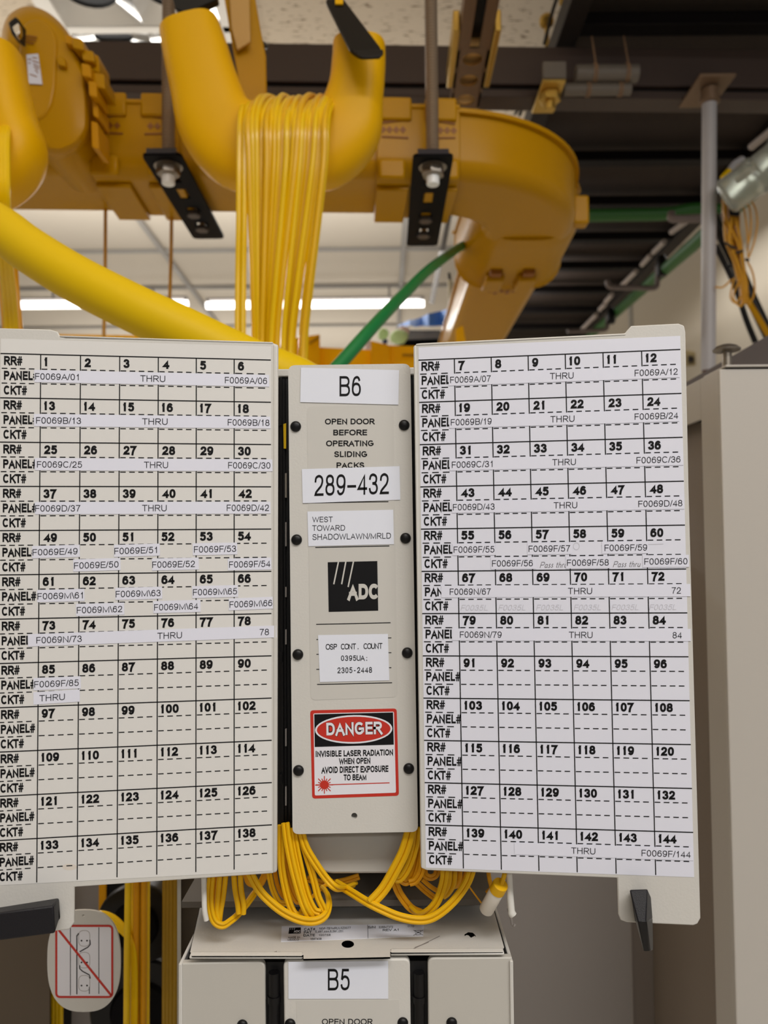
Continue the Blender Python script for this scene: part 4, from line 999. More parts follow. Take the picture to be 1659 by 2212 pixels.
# type label on the tray
mb = MB(); mb.slab([(608.5, 2000.5), (916.5, 1995), (914, 2022), (607, 2034)], PT, 0, .00015, 0); A = .00024
mb.flat([(625, 2004), (650, 2003.2), (649.5, 2016), (623.2, 2017)], PT, A, 1)
mb.text('ADC', 634.5, 2014.3, 5, T, A + .00006, 14, bold=.06, m=0)
for x in (629, 633, 637): mb.line(x, 2004, x - 2, 2008.5, .8, T, A + .00006, 0)
for (t, x, y, h, w, b) in (('CAT#', 657, 2010, 5.4, 24, .02), ('NGF-TB1MRUL0Z0077', 690, 2008, 4.8, 68, .01), ('PAT', 656.3, 2016.5, 5.2, 17, .02), ('5,497,444,6,591,051', 681, 2014.8, 4.6, 60, .005), ('DATE', 655.5, 2023, 5.4, 25, .02), ('10/07/08', 689, 2022.2, 4.6, 25, .005), ('MADE IN', 622.5, 2026.8, 3.8, 25, .01), ('MEXICO', 621.5, 2032, 4, 24, .01), ('1697408', 670.5, 2030.3, 4.4, 24, .005), ('S/N', 795, 2005.5, 5.2, 16, .015), ('226847372', 818, 2005, 4.4, 31, .005), ('0110', 880.5, 2003, 4.2, 14, .01), ('REV A1', 827, 2011.3, 4.8, 34, .015)):
    mb.text(t, x, y, h, T, A, w, -.02, bold=b)
mb.line(794.3, 1997.5, 795, 2027, .8, T, A); mb.pline([(896, 2010), (909, 2009.5), (908, 2019), (899, 2019.5)], .9, T, A, 1, True); mb.line(893, 2009, 914, 2020, .8, T, A); mb.line(914, 2009, 893, 2020.5, .8, T, A); mb.line(899.5, 2014, 905, 2013, .9, T, A)
mb.build('type_label', [M_TAPEW, M_INK], tray, smooth=0)
mb = MB()
mb.line(888, 2052, 950, 2022, 1.6, T, .00008, 0); mb.line(896, 2047, 926, 2035, 1.8, T, .00009, 0); mb.line(583, 2059, 606, 2057, 2.2, T, .00008, 0); mb.line(590, 2057.6, 598, 2055, 2, T, .00008, 0)
mb.build('scratch', mat('scratch_grey', (132, 126, 122), .7), tray, smooth=0)
# housing: side plates, base behind, lengthened unseen below to block side light
xa, xb = P(388, 2081, ZC).x, P(1107, 2069, ZC).x
zF = P(560, 2078, ZC).z
for (x0, x1) in ((xa, xa + .0016), (xb - .0016, xb)):
    MB().box((x0, ZC - .002, zF - .55), (x1, ZC + .10, zF + .0004)).build('side_plate', M_BEIGE, m5, bevel=.0004)
MB().box((xa + .002, ZC + .0035, zF - .55), (xb - .002, ZC + .10, zT - .006)).build('cassette_housing', M_CAVITY, m5)
# cover and side doors
P5 = Plane(Vector((0, ZC, zF)), Vector((0, -1, 0)))
f5 = MB().slab(rpoly([(612, 2076), (885.5, 2071.5), (890, 2420), (616, 2420)], [14, 14, 0, 0], 6), P5, -.003, .0012).build('front_cover', M_BEIGE, m5, bevel=.0007)
mb = MB(); mb.slab([(640, 2162), (862, 2160), (866, 2300), (642, 2300)], P5, .0012, .0013, 0); mb.text('OPEN DOOR', 695.5, 2213.5, 12.6, P5.at, .0014, 110, 0, bold=.012); mb.build('printed_label', [M_PRINT, M_INK], f5, smooth=0)
tape(f5, [(622.8, 2077.8), (838.5, 2076), (838.7, 2157.6), (623, 2157.8)], [('B5', 708.3, 2139.5, 46.5, 47, -.004, 0, False)], 'white tape label reading B5', pl=P5, off=.00135)
rivets([(627, 2211), (870, 2208)], f5, Plane(P5.p + P5.n * .0012, P5.n))
dl = MB().slab(rpoly([(387.5, 2081), (572, 2076.5), (575, 2420), (389, 2420)], [4, 16, 0, 0], 6), P5, -.003, .0008).build('chart_door', M_BEIGED, m5, bevel=.0008)
dr = MB().slab(rpoly([(924, 2069.5), (1106.5, 2068), (1109, 2420), (926, 2420)], [16, 4, 0, 0], 6), P5, -.003, .0008).build('chart_door', M_BEIGED, m5, bevel=.0008)
rivets([(524, 2213)], dl, Plane(P5.p + P5.n * .0008, P5.n)); rivets([(975.5, 2208)], dr, Plane(P5.p + P5.n * .0008, P5.n))
for x in (592, 905):
    a, b = P(x, 2100, ZC + .001), P(x + 1, 2420, ZC + .001); b.x = a.x
    MB().tube([b, a], .0026, 12).build('hinge_post', M_BLACK, m5)
    MB().tube([P(x, 2150, ZC + .001), P(x, 2164, ZC + .001)], .0031, 12).build('hinge_collar', M_BLACK, m5)
# back plate of the slack bay and wire bails
bay = thing('slack_storage_bay', 'dark recessed bay behind the looped yellow patch cords', 'storage bay', P(760, 1990, .47))
a, b = P(446, 1880, .455), P(1046, 1880, .455)
MB().box((a.x, .455, zT + .001), (b.x, .458, a.z + .03)).build('back_plate', mat('slack_bay_grey', (92, 86, 78), .6), bay)
MB().box((a.x, .40, a.z + .004), (b.x, .455, a.z + .007)).build('shelf', mat('slack_bay_grey', (92, 86, 78), .6), bay)
def bail(pts, r, lab, zz):
    tag(MB().tube(cat([P(x, y, z) for x, y, z in pts], 7), r, 10).build('wire_bail', M_WHITER), lab, 'wire bail', 'white wire bails')
bail([(440, 1860, .372), (441, 1930, .372), (442, 1965, .371), (446, 1988, .371)], .0012, 'white wire bail left of the looped yellow patch cords, below the left chart door', 0)
mb = MB(); mb.tube(cat([P(1098, 1870, .372), P(1101, 1920, .372), P(1105, 1968, .371), (P(1108, 1976, .371))], 7), [.0016] * 15 + [.0018] * 7, 10)
tag(mb.build('wire_bail', M_WHITER), 'white bail right of the white ferrule, below the right chart door', 'wire bail', 'white wire bails')
tag(MB().tube(cat([P(1098, 1962, .376), P(1104, 1985, .376), P(1106, 1996, .376), P(1110, 2000, .375), P(1112, 1996, .375)], 5), .0006, 8).build('wire_hook', M_GREY), 'thin grey wire hook at the lower right of the tray', 'hook')
# ------------------------------------------------------------------ looped yellow patch cords
def CA(p): return (420 + p[0] / 4.608, 1780 + p[1] / 4.608)
def CB(p): return (740 + p[0] / 4.366, 1780 + p[1] / 4.366)
LG, RG = 'looped patch cords on the left of the tray', 'looped patch cords on the right of the tray'
LLAB, RLAB = 'yellow patch cord drooping from the left side of the open panel', 'yellow patch cord drooping from the right side of the open panel'
def cord(pts, conv, z, r, kind, lab, grp, m=M_ZIP):
    q = []
    for i, p in enumerate(pts):
        x, y = conv(p); zz = z[i] if isinstance(z, (list, tuple)) else z
        q.append(P(x, y, zz))
    mb = MB(); pa = cat(q, 8); r = max(r * (.41 if kind == 'zip' else .60), .0004)
    if kind == 'zip': mb.zipcord(pa, r)
    else: mb.tube(pa, r, 10)
    tag(mb.build('patch_cord', m), lab, 'patch cord', grp)
Z0 = .3785
# left group, back to front
cord([(1120, 545), (1300, 590), (1480, 570), (1640, 520)], CA, .404, .0022, 'zip', 'shaded patch cord crossing behind under the beige lower face', None, M_ZIPO)  # deeper jacket colour paints the shade on the cord behind
cord([(690, 500), (620, 640), (560, 720), (505, 800), (440, 880)], CA, .397, .0018, 'one', LLAB, LG, M_ZIPO)
cord([(1380, 560), (1290, 620), (1200, 700), (1100, 800), (1040, 900)], CA, .398, .0016, 'one', LLAB, LG, M_ZIPO)
cord([(500, 480), (540, 590), (650, 610), (700, 540), (720, 480)], CA, .396, .0020, 'one', LLAB, LG, M_ZIPO)
for (p, z, r, k, m) in (
    ([(740, 470), (765, 600), (800, 700), (850, 780), (930, 790)], .388, .0018, 'zip', M_ZIP),
    ([(800, 470), (825, 600), (870, 700), (940, 770)], .391, .0018, 'one', M_ZIPO),
    ([(880, 150), (905, 400), (960, 640), (1030, 770), (1060, 700)], .388, .0022, 'zip', M_ZIPO),
    ([(960, 60), (1000, 300), (1060, 520), (1120, 660), (1130, 720)], .387, .0024, 'zip', M_ZIPO),
    ([(215, 470), (205, 700), (215, 880), (250, 985)], .383, .0021, 'one', M_ZIPO),
    ([(255, 470), (235, 700), (222, 860), (240, 960)], .380, .0022, 'one', M_ZIP),
    ([(315, 470), (290, 700), (262, 860), (250, 960)], .381, .0022, 'one', M_ZIP),
    ([(390, 470), (405, 650), (432, 800), (440, 890)], .381, .0022, 'one', M_ZIP),
    ([(455, 470), (465, 650), (490, 800), (487, 895)], .381, .0022, 'one', M_ZIP),
    ([(175, 440), (155, 680), (160, 850), (200, 970), (280, 1010), (360, 965), (430, 905), (520, 800), (600, 690)], [.378, .378, .378, .378, .378, .381, .385, .390, .395], .0023, 'zip', M_ZIP),
    ([(865, 10), (862, 200), (868, 420), (905, 640), (960, 830), (1020, 910), (1090, 870), (1130, 760)], [.380] * 6 + [.386, .390], .0023, 'zip', M_ZIP),
    ([(1040, 90), (1100, 260), (1180, 520), (1230, 720), (1290, 860), (1250, 885)], [.381] * 6, .0022, 'zip', M_ZIP),
    ([(985, 40), (1010, 220), (1060, 460), (1120, 700), (1190, 850), (1250, 880)], [.3795] * 6, .0022, 'zip', M_ZIP),
    ([(905, -10), (930, 180), (985, 450), (1060, 720), (1115, 860), (1165, 925), (1190, 880)], [.3775] * 5 + [.380, .385], .0026, 'zip', M_ZIP),
    ([(1060, 60), (1110, 230), (1210, 400), (1310, 540), (1400, 630), (1480, 640), (1600, 600)], [.379] * 5 + [.388, .4], .0024, 'zip', M_ZIP),
    ([(540, 460), (640, 650), (760, 780), (900, 885), (1060, 955), (1200, 965), (1300, 910), (1340, 800), (1320, 690), (1280, 640)], [.377] * 6 + [.380, .386, .392, .397], .0027, 'zip', M_ZIP)):
    cord(p, CA, z, r, k, LLAB, LG, m)
# right group
for (p, z, r, k, m) in (
    ([(690, 545), (770, 620), (860, 690), (920, 720)], .396, .0020, 'zip', M_ZIPO),
    ([(750, 520), (830, 590), (900, 630), (960, 640)], .394, .0019, 'one', M_ZIPO),
    ([(480, 520), (540, 660), (640, 790), (740, 840)], .392, .0026, 'zip', M_ZIPO),
    ([(770, 420), (780, 480), (830, 505), (880, 480), (900, 410)], .393, .0021, 'zip', M_ZIPO),
    ([(1110, 420), (1100, 520), (1060, 580), (1010, 600)], .388, .0021, 'one', M_ZIPO),
    ([(1170, 420), (1150, 510), (1100, 570), (1050, 590)], .390, .0021, 'one', M_ZIPO),
    ([(1060, 420), (1050, 560), (1000, 650), (950, 690)], .386, .0021, 'one', M_ZIP),
    ([(1010, 420), (1000, 560), (950, 660), (900, 720)], .384, .0022, 'one', M_ZIP),
    ([(720, 150), (700, 330), (660, 480), (600, 545), (540, 510)], .388, .0026, 'zip', M_ZIPO),
    ([(760, 250), (745, 430), (690, 530), (630, 555)], .386, .0024, 'zip', M_ZIPO),
    ([(705, 30), (680, 220), (620, 400), (540, 515), (470, 500)], .384, .0026, 'zip', M_ZIP),
    ([(970, 400), (950, 560), (890, 730), (800, 830), (720, 850), (650, 790)], [.380, .380, .380, .382, .386, .391], .0027, 'zip', M_ZIP),
    ([(645, 40), (585, 250), (490, 440), (390, 610), (270, 745)], [.380, .380, .380, .380, .379], .0036, 'zip', M_ZIP),
    ([(1230, 390), (1180, 540), (1080, 690), (960, 810), (830, 890), (700, 905), (540, 875), (390, 815), (230, 735), (60, 630), (-60, 560)], [.377] * 8 + [.380, .388, .395], .0027, 'zip', M_ZIP)):
    cord(p, CB, z, r, k, RLAB, RG, m)
cord([(1370, 420), (1385, 520), (1400, 600), (1360, 650)], CB, .392, .0018, 'one', 'short yellow cord end behind the white ferrule', None, M_ZIPO)
cord([(1160, 540), (1230, 640), (1320, 760)], CB, .389, .0004, 'one', 'hair-thin yellow thread left of the white ferrule', None, M_ZIPO)
# white ferrule on a cord
fe = thing('cable_ferrule', 'white cylinder ferrule with yellow end cap hanging at the right of the tray', 'cable ferrule', P(1056, 1972, .375))
pa, pb_ = P(*CB((1478, 590)), .370), P(*CB((1352, 815)), .378); ax = (pb_ - pa); ln = ax.length
MB().lathe(pa, ax, [(.0032, 0), (.0034, .0004), (.0034, ln - .0006), (.003, ln)], 24).build('sleeve', mat('ferrule_white', (222, 216, 206), .5), fe)
MB().lathe(pa, -ax, [(.00335, -.003), (.0036, -.003), (.0036, .0016), (.0032, .002), (.0014, .002)], 24).build('end_cap', M_ZIP, fe)
MB().tube(cat([P(*CB((1540, 400)), .372), P(*CB((1520, 500)), .370), P(*CB((1488, 590)), .3695), pa], 6), .0011, 8).build('pull_cord', M_ZIP, fe)
plf = Plane(pa.lerp(pb_, .62) + Vector((0, -.0034, .0008)), Vector((0, -1, .2)))
MB().text('3', *CB((1408, 758)), 4.5, plf.at, .0001, m=0, lean=.4).build('mark', M_INK, fe, smooth=0)

# ------------------------------------------------------------------ lower left: cable manager and sign
fp = thing('neighbouring_cabinet', 'dark brown cabinet side behind the left door latch', 'cabinet', P(40, 2212, .62))
MB().hexa([P(-200, 1850, .60), P(107, 1850, .60), P(107, 2500, .60), P(-200, 2500, .60), P(-200, 1850, .64), P(112, 1850, .66), P(112, 2500, .66), P(-200, 2500, .64)]).build('side_panel', M_BROWNP, fp)
MB().hexa([P(100, 1850, .70), P(400, 1850, .70), P(400, 2500, .70), P(100, 2500, .70), P(100, 1850, .72), P(400, 1850, .72), P(400, 2500, .72), P(100, 2500, .72)]).build('back_panel', M_CAVITY, fp)
MB().hexa([P(160, 1850, .685), P(222, 1850, .685), P(226, 2500, .685), P(150, 2500, .685), P(160, 1850, .69), P(222, 1850, .69), P(226, 2500, .69), P(150, 2500, .69)]).build('grey_web', M_GREY, fp)
pp = thing('frame_post', 'slim pale frame post at the left of the closed panel', 'frame post', P(388, 2212, .47))
MB().hexa([P(383, 1850, .455), P(391, 1850, .455), P(391, 2500, .455), P(383, 2500, .455), P(383, 1850, .56), P(391, 1850, .56), P(391, 2500, .56), P(383, 2500, .56)]).build('flange', M_BEIGED, pp)
MB().hexa([P(391, 1850, .50), P(450, 1850, .50), P(450, 2500, .50), P(391, 2500, .50), P(391, 1850, .51), P(450, 1850, .51), P(450, 2500, .51), P(391, 2500, .51)]).build('web', mat('brown_grey_web', (120, 108, 92), .6), pp)
for (x, y, r, z, lb) in ((292, 2000, 84, .60, 'black cable spool behind the prohibition sign, upper one'), (306, 2190, 112, .62, 'black cable spool at the bottom left beside the yellow cables, lower one')):
    c = P(x, y, z); rr = r * z / FPX; t = thing('cable_spool', lb, 'spool', c, 'black cable spools')
    MB().lathe(c, (0, 1, 0), [(rr * .96, 0), (rr, .002), (rr, .006), (rr * .78, .009), (rr * .74, .05)], 40).build('spool_body', M_BLACK, t)
    MB().lathe(c - Vector((0, .0005, 0)), (0, 1, 0), [(rr * .55, -.003), (rr * .6, 0)], 32).build('spool_hub', M_BLACKM, t)
vg = 'vertical cables beside the closed panel'
def vc(x0, x1, z, r, m, lab='yellow vertical fibre cable between the sign and the closed panel', kind='one', g=vg):
    pth = cat([P(x0, 1840, z), P((x0 + x1) / 2 + random.uniform(-.8, .8), 2030, z), P(x1, 2260, z)], 6)
    mb = MB(); (mb.zipcord(pth, r) if kind == 'zip' else mb.tube(pth, r, 10)); tag(mb.build('fibre_cable', m), lab, 'fibre cable', g)
vc(278, 273, .56, .0022, M_FIB)
for i in range(5): vc(289 + 7.4 * i, 287 + 7.4 * i, .572 - .004 * (i % 2), .0021, M_FIB if i % 2 == 0 else M_ZIPO)
for i in range(4): vc(357 + 7.4 * i, 355 + 7.4 * i, .60, .0019, mat('olive_shaded_jacket', (170, 132, 10), .45), 'shaded yellow fibre cable right beside the slim pale post', 'one', 'shaded cables beside the post')  # yellow jacket darkened to olive to paint shade beside the post
for i in range(4): vc(110 + 7.6 * i, 108 + 7.6 * i, .64, .0021, M_FIB, 'yellow fibre cable passing behind the foot of the prohibition sign', 'one', 'cables behind the sign')
for i in range(2): vc(220 + 6 * i, 214 + 6 * i, .66, .0021, M_ZIPO, 'amber fibre cable on the grey web behind the prohibition sign', 'one', 'cables on the grey web')
for i in range(4):
    o = 7 * i
    tag(MB().tube(cat([P(196, 1976 + o, .585), P(222, 1972 + o, .58), P(250, 1984 + o * .9, .575), P(275, 2012 + o * .6, .57), P(289 - o * .3, 2050, .566), P(293 - o * .3, 2120, .566), P(292 - o * .3, 2260, .566)], 7), .0017, 8).build('fibre_cable', M_FIB), 'yellow fibre cable arching over the black spool behind the sign', 'fibre cable', 'cables arching over the spool')
# prohibition sign
PS = Plane(P(180, 2075, .475), Vector((0, -1, 0)))
sg = thing('prohibition_sign', 'rounded pale plastic tag with red crossed-out cable routing diagram', 'sign', P(182, 2186, .475))
ss = []
for k in range(64):
    a = 2 * math.pi * k / 64; c_, s_ = math.cos(a), math.sin(a); e_ = 2 / 2.6
    ss.append((181 + 79 * math.copysign(abs(c_) ** e_, c_), 2076 + 110 * math.copysign(abs(s_) ** e_, s_)))
mb = MB(); holed(ss, [circ(180, 1978, 3, 2.4, 12)], PS.at, -.0015, 0, mb); mb.build('tag_plate', M_BEIGE, sg, smooth=25)
mb = MB(); rsq = rpoly([(120.5, 1999), (243.5, 1999), (243.5, 2154.8), (120.5, 2154.8)], 9, 6); A = .0001
mb.slab(rsq, PS, 0, A, 0); B_ = .0002
mb.pline([((x - 182) * .983 + 182, (y - 2077) * .986 + 2077) for x, y in rsq], 4.6, PS.at, B_, 1, True)
for (x, y0, y1) in ((152, 2003, 2150), (166, 2020, 2148), (213.5, 2003, 2147)): mb.line(x, y0, x, y1, 1.6 if x != 166 else 2.4, PS.at, A + .00004, 2)
for (cx_, cy_) in ((182, 2027), (182, 2074), (182, 2124)):
    mb.pline(rpoly([(cx_ - 12, cy_ - 17), (cx_ + 12, cy_ - 17), (cx_ + 12, cy_ + 17), (cx_ - 12, cy_ + 17)], 11, 5), 1.0, PS.at, A + .00004, 3, True)
    for dx in (-6, 6): mb.flat(circ(cx_ + dx, cy_ + 5, 2, 2, 10), PS, A + .00005, 2)
mb.pline([(194, 2030), (195, 2040), (190, 2046), (172, 2056)], 2.4, PS.at, A + .00005, 2); mb.pline([(172, 2085), (172, 2092), (178, 2098), (193, 2106), (195, 2114)], 2.4, PS.at, A + .00005, 2)
mb.line(193, 2132, 193, 2147, 1.8, PS.at, A + .00004, 2); mb.line(166, 2022, 170, 2016, 2.4, PS.at, A + .00004, 2)
mb.line(122, 2003, 240, 2150, 5, PS.at, B_, 1)
mb.build('printed_diagram', [M_SIGNW, M_RED, M_INKT, M_GREY], sg, smooth=0)

# ------------------------------------------------------------------ right: cabinet, rear panel
XC = P(1562, 1100, .60).x; zt_ = P(1562, 797, .60).z
cab = thing('equipment_cabinet', 'tall light grey cabinet at the right edge with slotted side', 'cabinet', (XC, .6, 0))
mb = MB(); mb.box((XC, .60, .2), (XC + .3, .603, zt_)); M_CAB = mat('cabinet_grey', (184, 179, 172), .5); mb.build('front_panel', M_CAB, cab, bevel=.001)
mb = MB(); zs = P(1520, 905, .635).z
mb.box((XC, .603, .2), (XC + .003, .637, zt_)); mb.box((XC, .637, zs), (XC + .003, .82, zt_)); mb.build('side_panel', M_CAB, cab, bevel=.0006)
MB().box((XC + .003, .603, zt_ - .004), (XC + .3, .82, zt_ - .0015)).build('top_panel', M_BEIGED, cab)
MB().box((XC + .004, .598, zt_ + .0012), (XC + .3, .64, zt_ + .0028)).build('top_lip', M_CAB, cab, bevel=.0004)
MB().box((XC + .006, .601, zt_), (XC + .3, .638, zt_ + .0012)).build('gap_strip', M_CAVITY, cab)  # near-black strip paints the dark gap under the lip
MB().box((XC + .012, .66, .2), (XC + .016, .82, zs + .03)).build('inner_wall', mat('inner_brown_grey', (128, 116, 104), .6), cab)
MB().box((XC + .004, .65, zs), (XC + .016, .655, zt_ - .01)).build('inner_baffle', M_CAVITY, cab)
rp = thing('rear_panel', 'plain grey vertical panel behind the right chart door, left of the cabinet', 'panel', P(1230, 2212, .82))
a, b = P(1060, 2000, .82), P(1364, 2000, .82)
MB().box((a.x, .82, .4), (b.x - .0012, .826, 1.62)).build('sheet', M_GREY, rp, bevel=.0008)
MB().box((b.x + .0012, .824, .4), (XC + .02, .83, 1.62)).build('sheet', mat('brown_grey_enamel', (112, 102, 94), .6), rp, bevel=.0008)
# grey channel and carriage bolt on the cabinet
HG = PH(1600, 770, 1).z
chn = thing('top_channel', 'dark grey steel channel lying on the cabinet tops at the right, slanting back', 'channel', P(1560, 800, .72))
mb = MB()
mb.hexa([P(1480, 850, .84), P(1700, 800, .70), P(1700, 836, .70), P(1480, 872, .84), P(1480, 826, .92), P(1700, 700, .80), P(1700, 836, .80), P(1480, 872, .92)]); mb.build('channel', M_DKGREY, chn, bevel=.002)
cb_ = thing('carriage_bolt', 'round-headed steel bolt standing on the cabinet top beside the grey channel', 'bolt', P(1571, 800, .70))
a, b = P(1571, 800, .69), P(1573, 757, .69); b.x, b.y = a.x, a.y
MB().tube([a, b], .0042, 14).build('shank', M_STEEL, cb_)
MB().lathe(b - Vector((0, 0, .001)), (0, 0, 1), [(.0065, 0), (.0115, .0005), (.0118, .002), (.009, .0045), (.005, .006), (.001, .0064)], 24).build('head', M_STEEL, cb_)
so = thing('wall_socket', 'small brown socket plate on the cream wall just right of the right door', 'socket', P(1494, 792, 3.6))
MB().hexa([P(1480, 756, 3.6), P(1503, 760, 3.55), P(1503, 790, 3.55), P(1480, 792, 3.6), P(1480, 756, 3.62), P(1503, 760, 3.57), P(1503, 790, 3.57), P(1480, 792, 3.62)]).build('plate', mat('brass_plate', (150, 132, 92), .5), so, bevel=.004)
MB().hexa([P(1486, 768, 3.57), P(1499, 770, 3.53), P(1499, 782, 3.53), P(1486, 784, 3.57), P(1486, 768, 3.6), P(1499, 770, 3.56), P(1499, 782, 3.56), P(1486, 784, 3.6)]).build('insert', M_DARK, so)
# ------------------------------------------------------------------ right upper details
RB = 'rod brackets along the ladder rack'
def rodbr(pts, r, lab): tag(MB().tube(cat(pts, 4), r, 10).build('rod_bracket', mat('grey_brown_rod', (112, 100, 96), .5)), lab, 'rod bracket', RB)
rodbr([P(1450, 462, 1.72), P(1456, 473, 1.70), P(1520, 471, 1.70), P(1585, 468, 1.70), P(1588, 440, 1.72)], .009, 'grey rod bracket crossing behind the support pole below the clear tube')
rodbr([P(1312, 608, 2.25), P(1320, 620, 2.24), P(1370, 621, 2.24), P(1412, 622, 2.24), P(1420, 610, 2.24), P(1421, 575, 2.24)], .008, 'grey rod bracket with hooked end below the dark rack, middle one of three')
rodbr([P(1226, 716, 2.9), P(1280, 714, 2.9), P(1308, 712, 2.9), P(1312, 700, 2.9), P(1312, 680, 2.9)], .008, 'grey rod bracket nearest the top edge of the right chart door')
for (x, y, z) in ((1430, 575, 2.22), (1320, 682, 2.88)):
    mb = MB(); c = P(x, y, z); mb.lathe(c, (0, 0, 1), [(.012, -.03), (.016, -.02), (.016, .015), (.010, .03)], 12)
    tag(mb.build('cable_clip', M_BLACK), 'black cable clip on the hooked rod under the dark green cable, at %s' % ('the middle bracket' if x > 1400 else 'the far bracket'), 'clip')
segs = [((1690, 262), (1622, 318)), ((1602, 344), (1580, 362)), ((1488, 474), (1450, 502)), ((1435, 522), (1412, 545)), ((1405, 552), (1387, 572)), ((1374, 586), (1343, 617)), ((1322, 636), (1308, 652)), ((1308, 656), (1295, 669)), ((1288, 680), (1258, 710))]
for i, (a, b) in enumerate(segs):
    z = lambda y: 1700 * .82 / (1174 - y)
    mb = MB(); mb.tube([P(*a, z(a[1])), P(*b, z(b[1]))], .0075, 8)
    names = ['beside the right picture edge', 'above the clear tube', 'left of the support pole', 'above the middle rod bracket', 'left of the middle bracket', 'longest one by the middle rod bracket', 'below the middle rod bracket, upper', 'below the middle rod bracket, lower', 'nearest the right chart door']
    tag(mb.build('rail_highlight_bar', mat('rail_highlight_pale', (176, 164, 156), .5)), 'pale bar standing for a highlight along the dark rack edge, ' + names[i], 'highlight bar', 'highlight bars along the rack edge')  # pale bars paint the highlights on the slotted rail flange
t = thing('yellow_tagged_wire', 'thin wire with yellow and grey sleeves beside the clear tube', 'wire', P(1570, 385, 1.6))
MB().tube(cat([P(1558, 392, 1.6), P(1570, 378, 1.6), P(1578, 366, 1.6)], 4), .004, 8).build('wire', M_DARK, t)
MB().tube([P(1562, 386, 1.59), P(1576, 370, 1.59)], .0075, 10).build('yellow_sleeve', M_FIB, t)
MB().tube(cat([P(1576, 368, 1.6), P(1588, 352, 1.6), P(1606, 343, 1.6)], 4), .006, 10).build('grey_sleeve', M_GPOLE, t)
# clear plastic tube
cl = thing('clear_tube', 'clear plastic tube over the green cable at the right edge', 'tube', P(1610, 430, 1.45))
a, b = P(1566, 428, 1.45), P(1690, 340, 1.38)
ax = b - a
MB().lathe(a, ax, [(.030, 0), (.034, .004), (.034, .05), (.037, .054), (.037, .064), (.034, .068), (.036, .10), (.040, .105), (.040, ax.length), (.037, ax.length), (.037, .108), (.032, .098), (.031, .006), (.027, .003)], 28).build('tube_wall', M_CLEAR, cl)
MB().tube([a.lerp(b, .08) + Vector((0, -.031, .012)), a.lerp(b, .42) + Vector((0, -.031, .012))], .006, 8).build('paper_slip', mat('slip', (214, 208, 198), .5), cl)
# hung yellow fibre bundle with ties
hb = thing('fibre_bundle', 'tied bundle of amber fibre strands hanging right of the support pole', 'fibre bundle', P(1610, 655, 1.5))
random.seed(5); mb = MB()
for k in range(26):
    x0 = 1562 + 32 * random.random(); x1 = 1566 + 34 * random.random(); x2 = 1596 + 18 * random.random(); x3 = 1600 + 16 * random.random(); z = 1.49 + random.uniform(-.012, .02)
    mb.tube(cat([P(x0, 428, z), P(x0 + 2, 470, z), P(x1, 520, z), P((x1 + x2) / 2 + 2, 565, z), P(x2, 610, z), P(x3, 660 - 26 * random.random(), z)], 4), .0026, 6)
mb.build('strands', mat('amber_strand', (208, 150, 20), .45), hb)
mb = MB()
for (pts) in ([(1592, 440), (1612, 428), (1630, 446), (1636, 480), (1630, 520), (1618, 555)], [(1596, 436), (1606, 450), (1614, 500), (1616, 558)], [(1600, 434), (1618, 446), (1622, 490), (1614, 540)], [(1612, 560), (1626, 590), (1630, 630), (1618, 660)], [(1586, 600), (1578, 640), (1590, 655), (1600, 640)], [(1608, 640), (1600, 662), (1584, 640), (1600, 600)], [(1545, 620), (1562, 620), (1580, 604)]):
    mb.tube(cat([P(x, y, 1.475) for x, y in pts], 6), .0017, 6)
mb.build('loose_loops', M_ORC, hb)
mb = MB()
for pts in ([(1566, 524), (1578, 532), (1590, 536)], [(1590, 546), (1604, 542)], [(1570, 572), (1582, 576)], [(1610, 560), (1618, 562)]): mb.tube([P(x, y, 1.472) for x, y in pts], .0026, 6)
mb.build('black_tie', M_BLACK, hb)
MB().hexa([P(1575, 446, 1.47), P(1598, 444, 1.47), P(1598, 468, 1.47), P(1575, 466, 1.47), P(1575, 446, 1.51), P(1598, 444, 1.51), P(1598, 468, 1.51), P(1575, 466, 1.51)]).build('black_clip', M_BLACK, hb, bevel=.003)
for (pts, r, lab) in (([(1540, 470), (1590, 570), (1630, 660), (1670, 742)], .012, 'thick black cable slanting down right behind the amber fibre bundle'), ([(1546, 530), (1585, 610), (1612, 690), (1632, 740)], .006, 'thin black cable left of the thick black one, behind the amber bundle')):
    tag(MB().tube(cat([P(x, y, 1.62) for x, y in pts], 5), r, 10).build('black_cable', M_BLACK), lab, 'cable')
tag(MB().tube(cat([P(x, y, 1.58) for x, y in [(1612, 645), (1640, 690), (1668, 738)]], 5), .006, 8).build('amber_cable', M_TRO), 'amber cable lying on the thick black slanting cable', 'cable')
# ------------------------------------------------------------------ far background
fr_ = thing('far_raceway', 'bright yellow raceway crossing behind the B6 panel top', 'cable raceway', P(760, 790, 1.5))
def wallp(q, z0, z1, nm, m): mb = MB(); mb.hexa([P(x, y, z0) for x, y in q] + [P(x, y, z1) for x, y in q]); mb.build(nm, m, fr_, bevel=.002)
wallp([(690, 750), (805, 756), (805, 850), (690, 850)], 1.56, 1.565, 'side_wall', M_BIN)
wallp([(625, 732), (668, 728), (691, 720), (691, 850), (625, 850)][:1] + [(691, 722), (691, 850), (625, 850)], 1.54, 1.60, 'junction_wall', M_BIN)
wallp([(801, 736), (842, 746), (842, 850), (801, 850)], 1.52, 1.58, 'junction_wall', M_BIN)
wallp([(842, 746), (960, 750), (960, 850), (842, 850)], 1.53, 1.56, 'junction_wall', M_BIN)
wallp([(868, 764), (900, 764), (900, 772), (868, 770)], 1.515, 1.53, 'latch_tab', M_TRO)
wallp([(668, 738), (690, 724), (690, 732), (668, 746)], 1.53, 1.54, 'latch_tab', M_TRO)
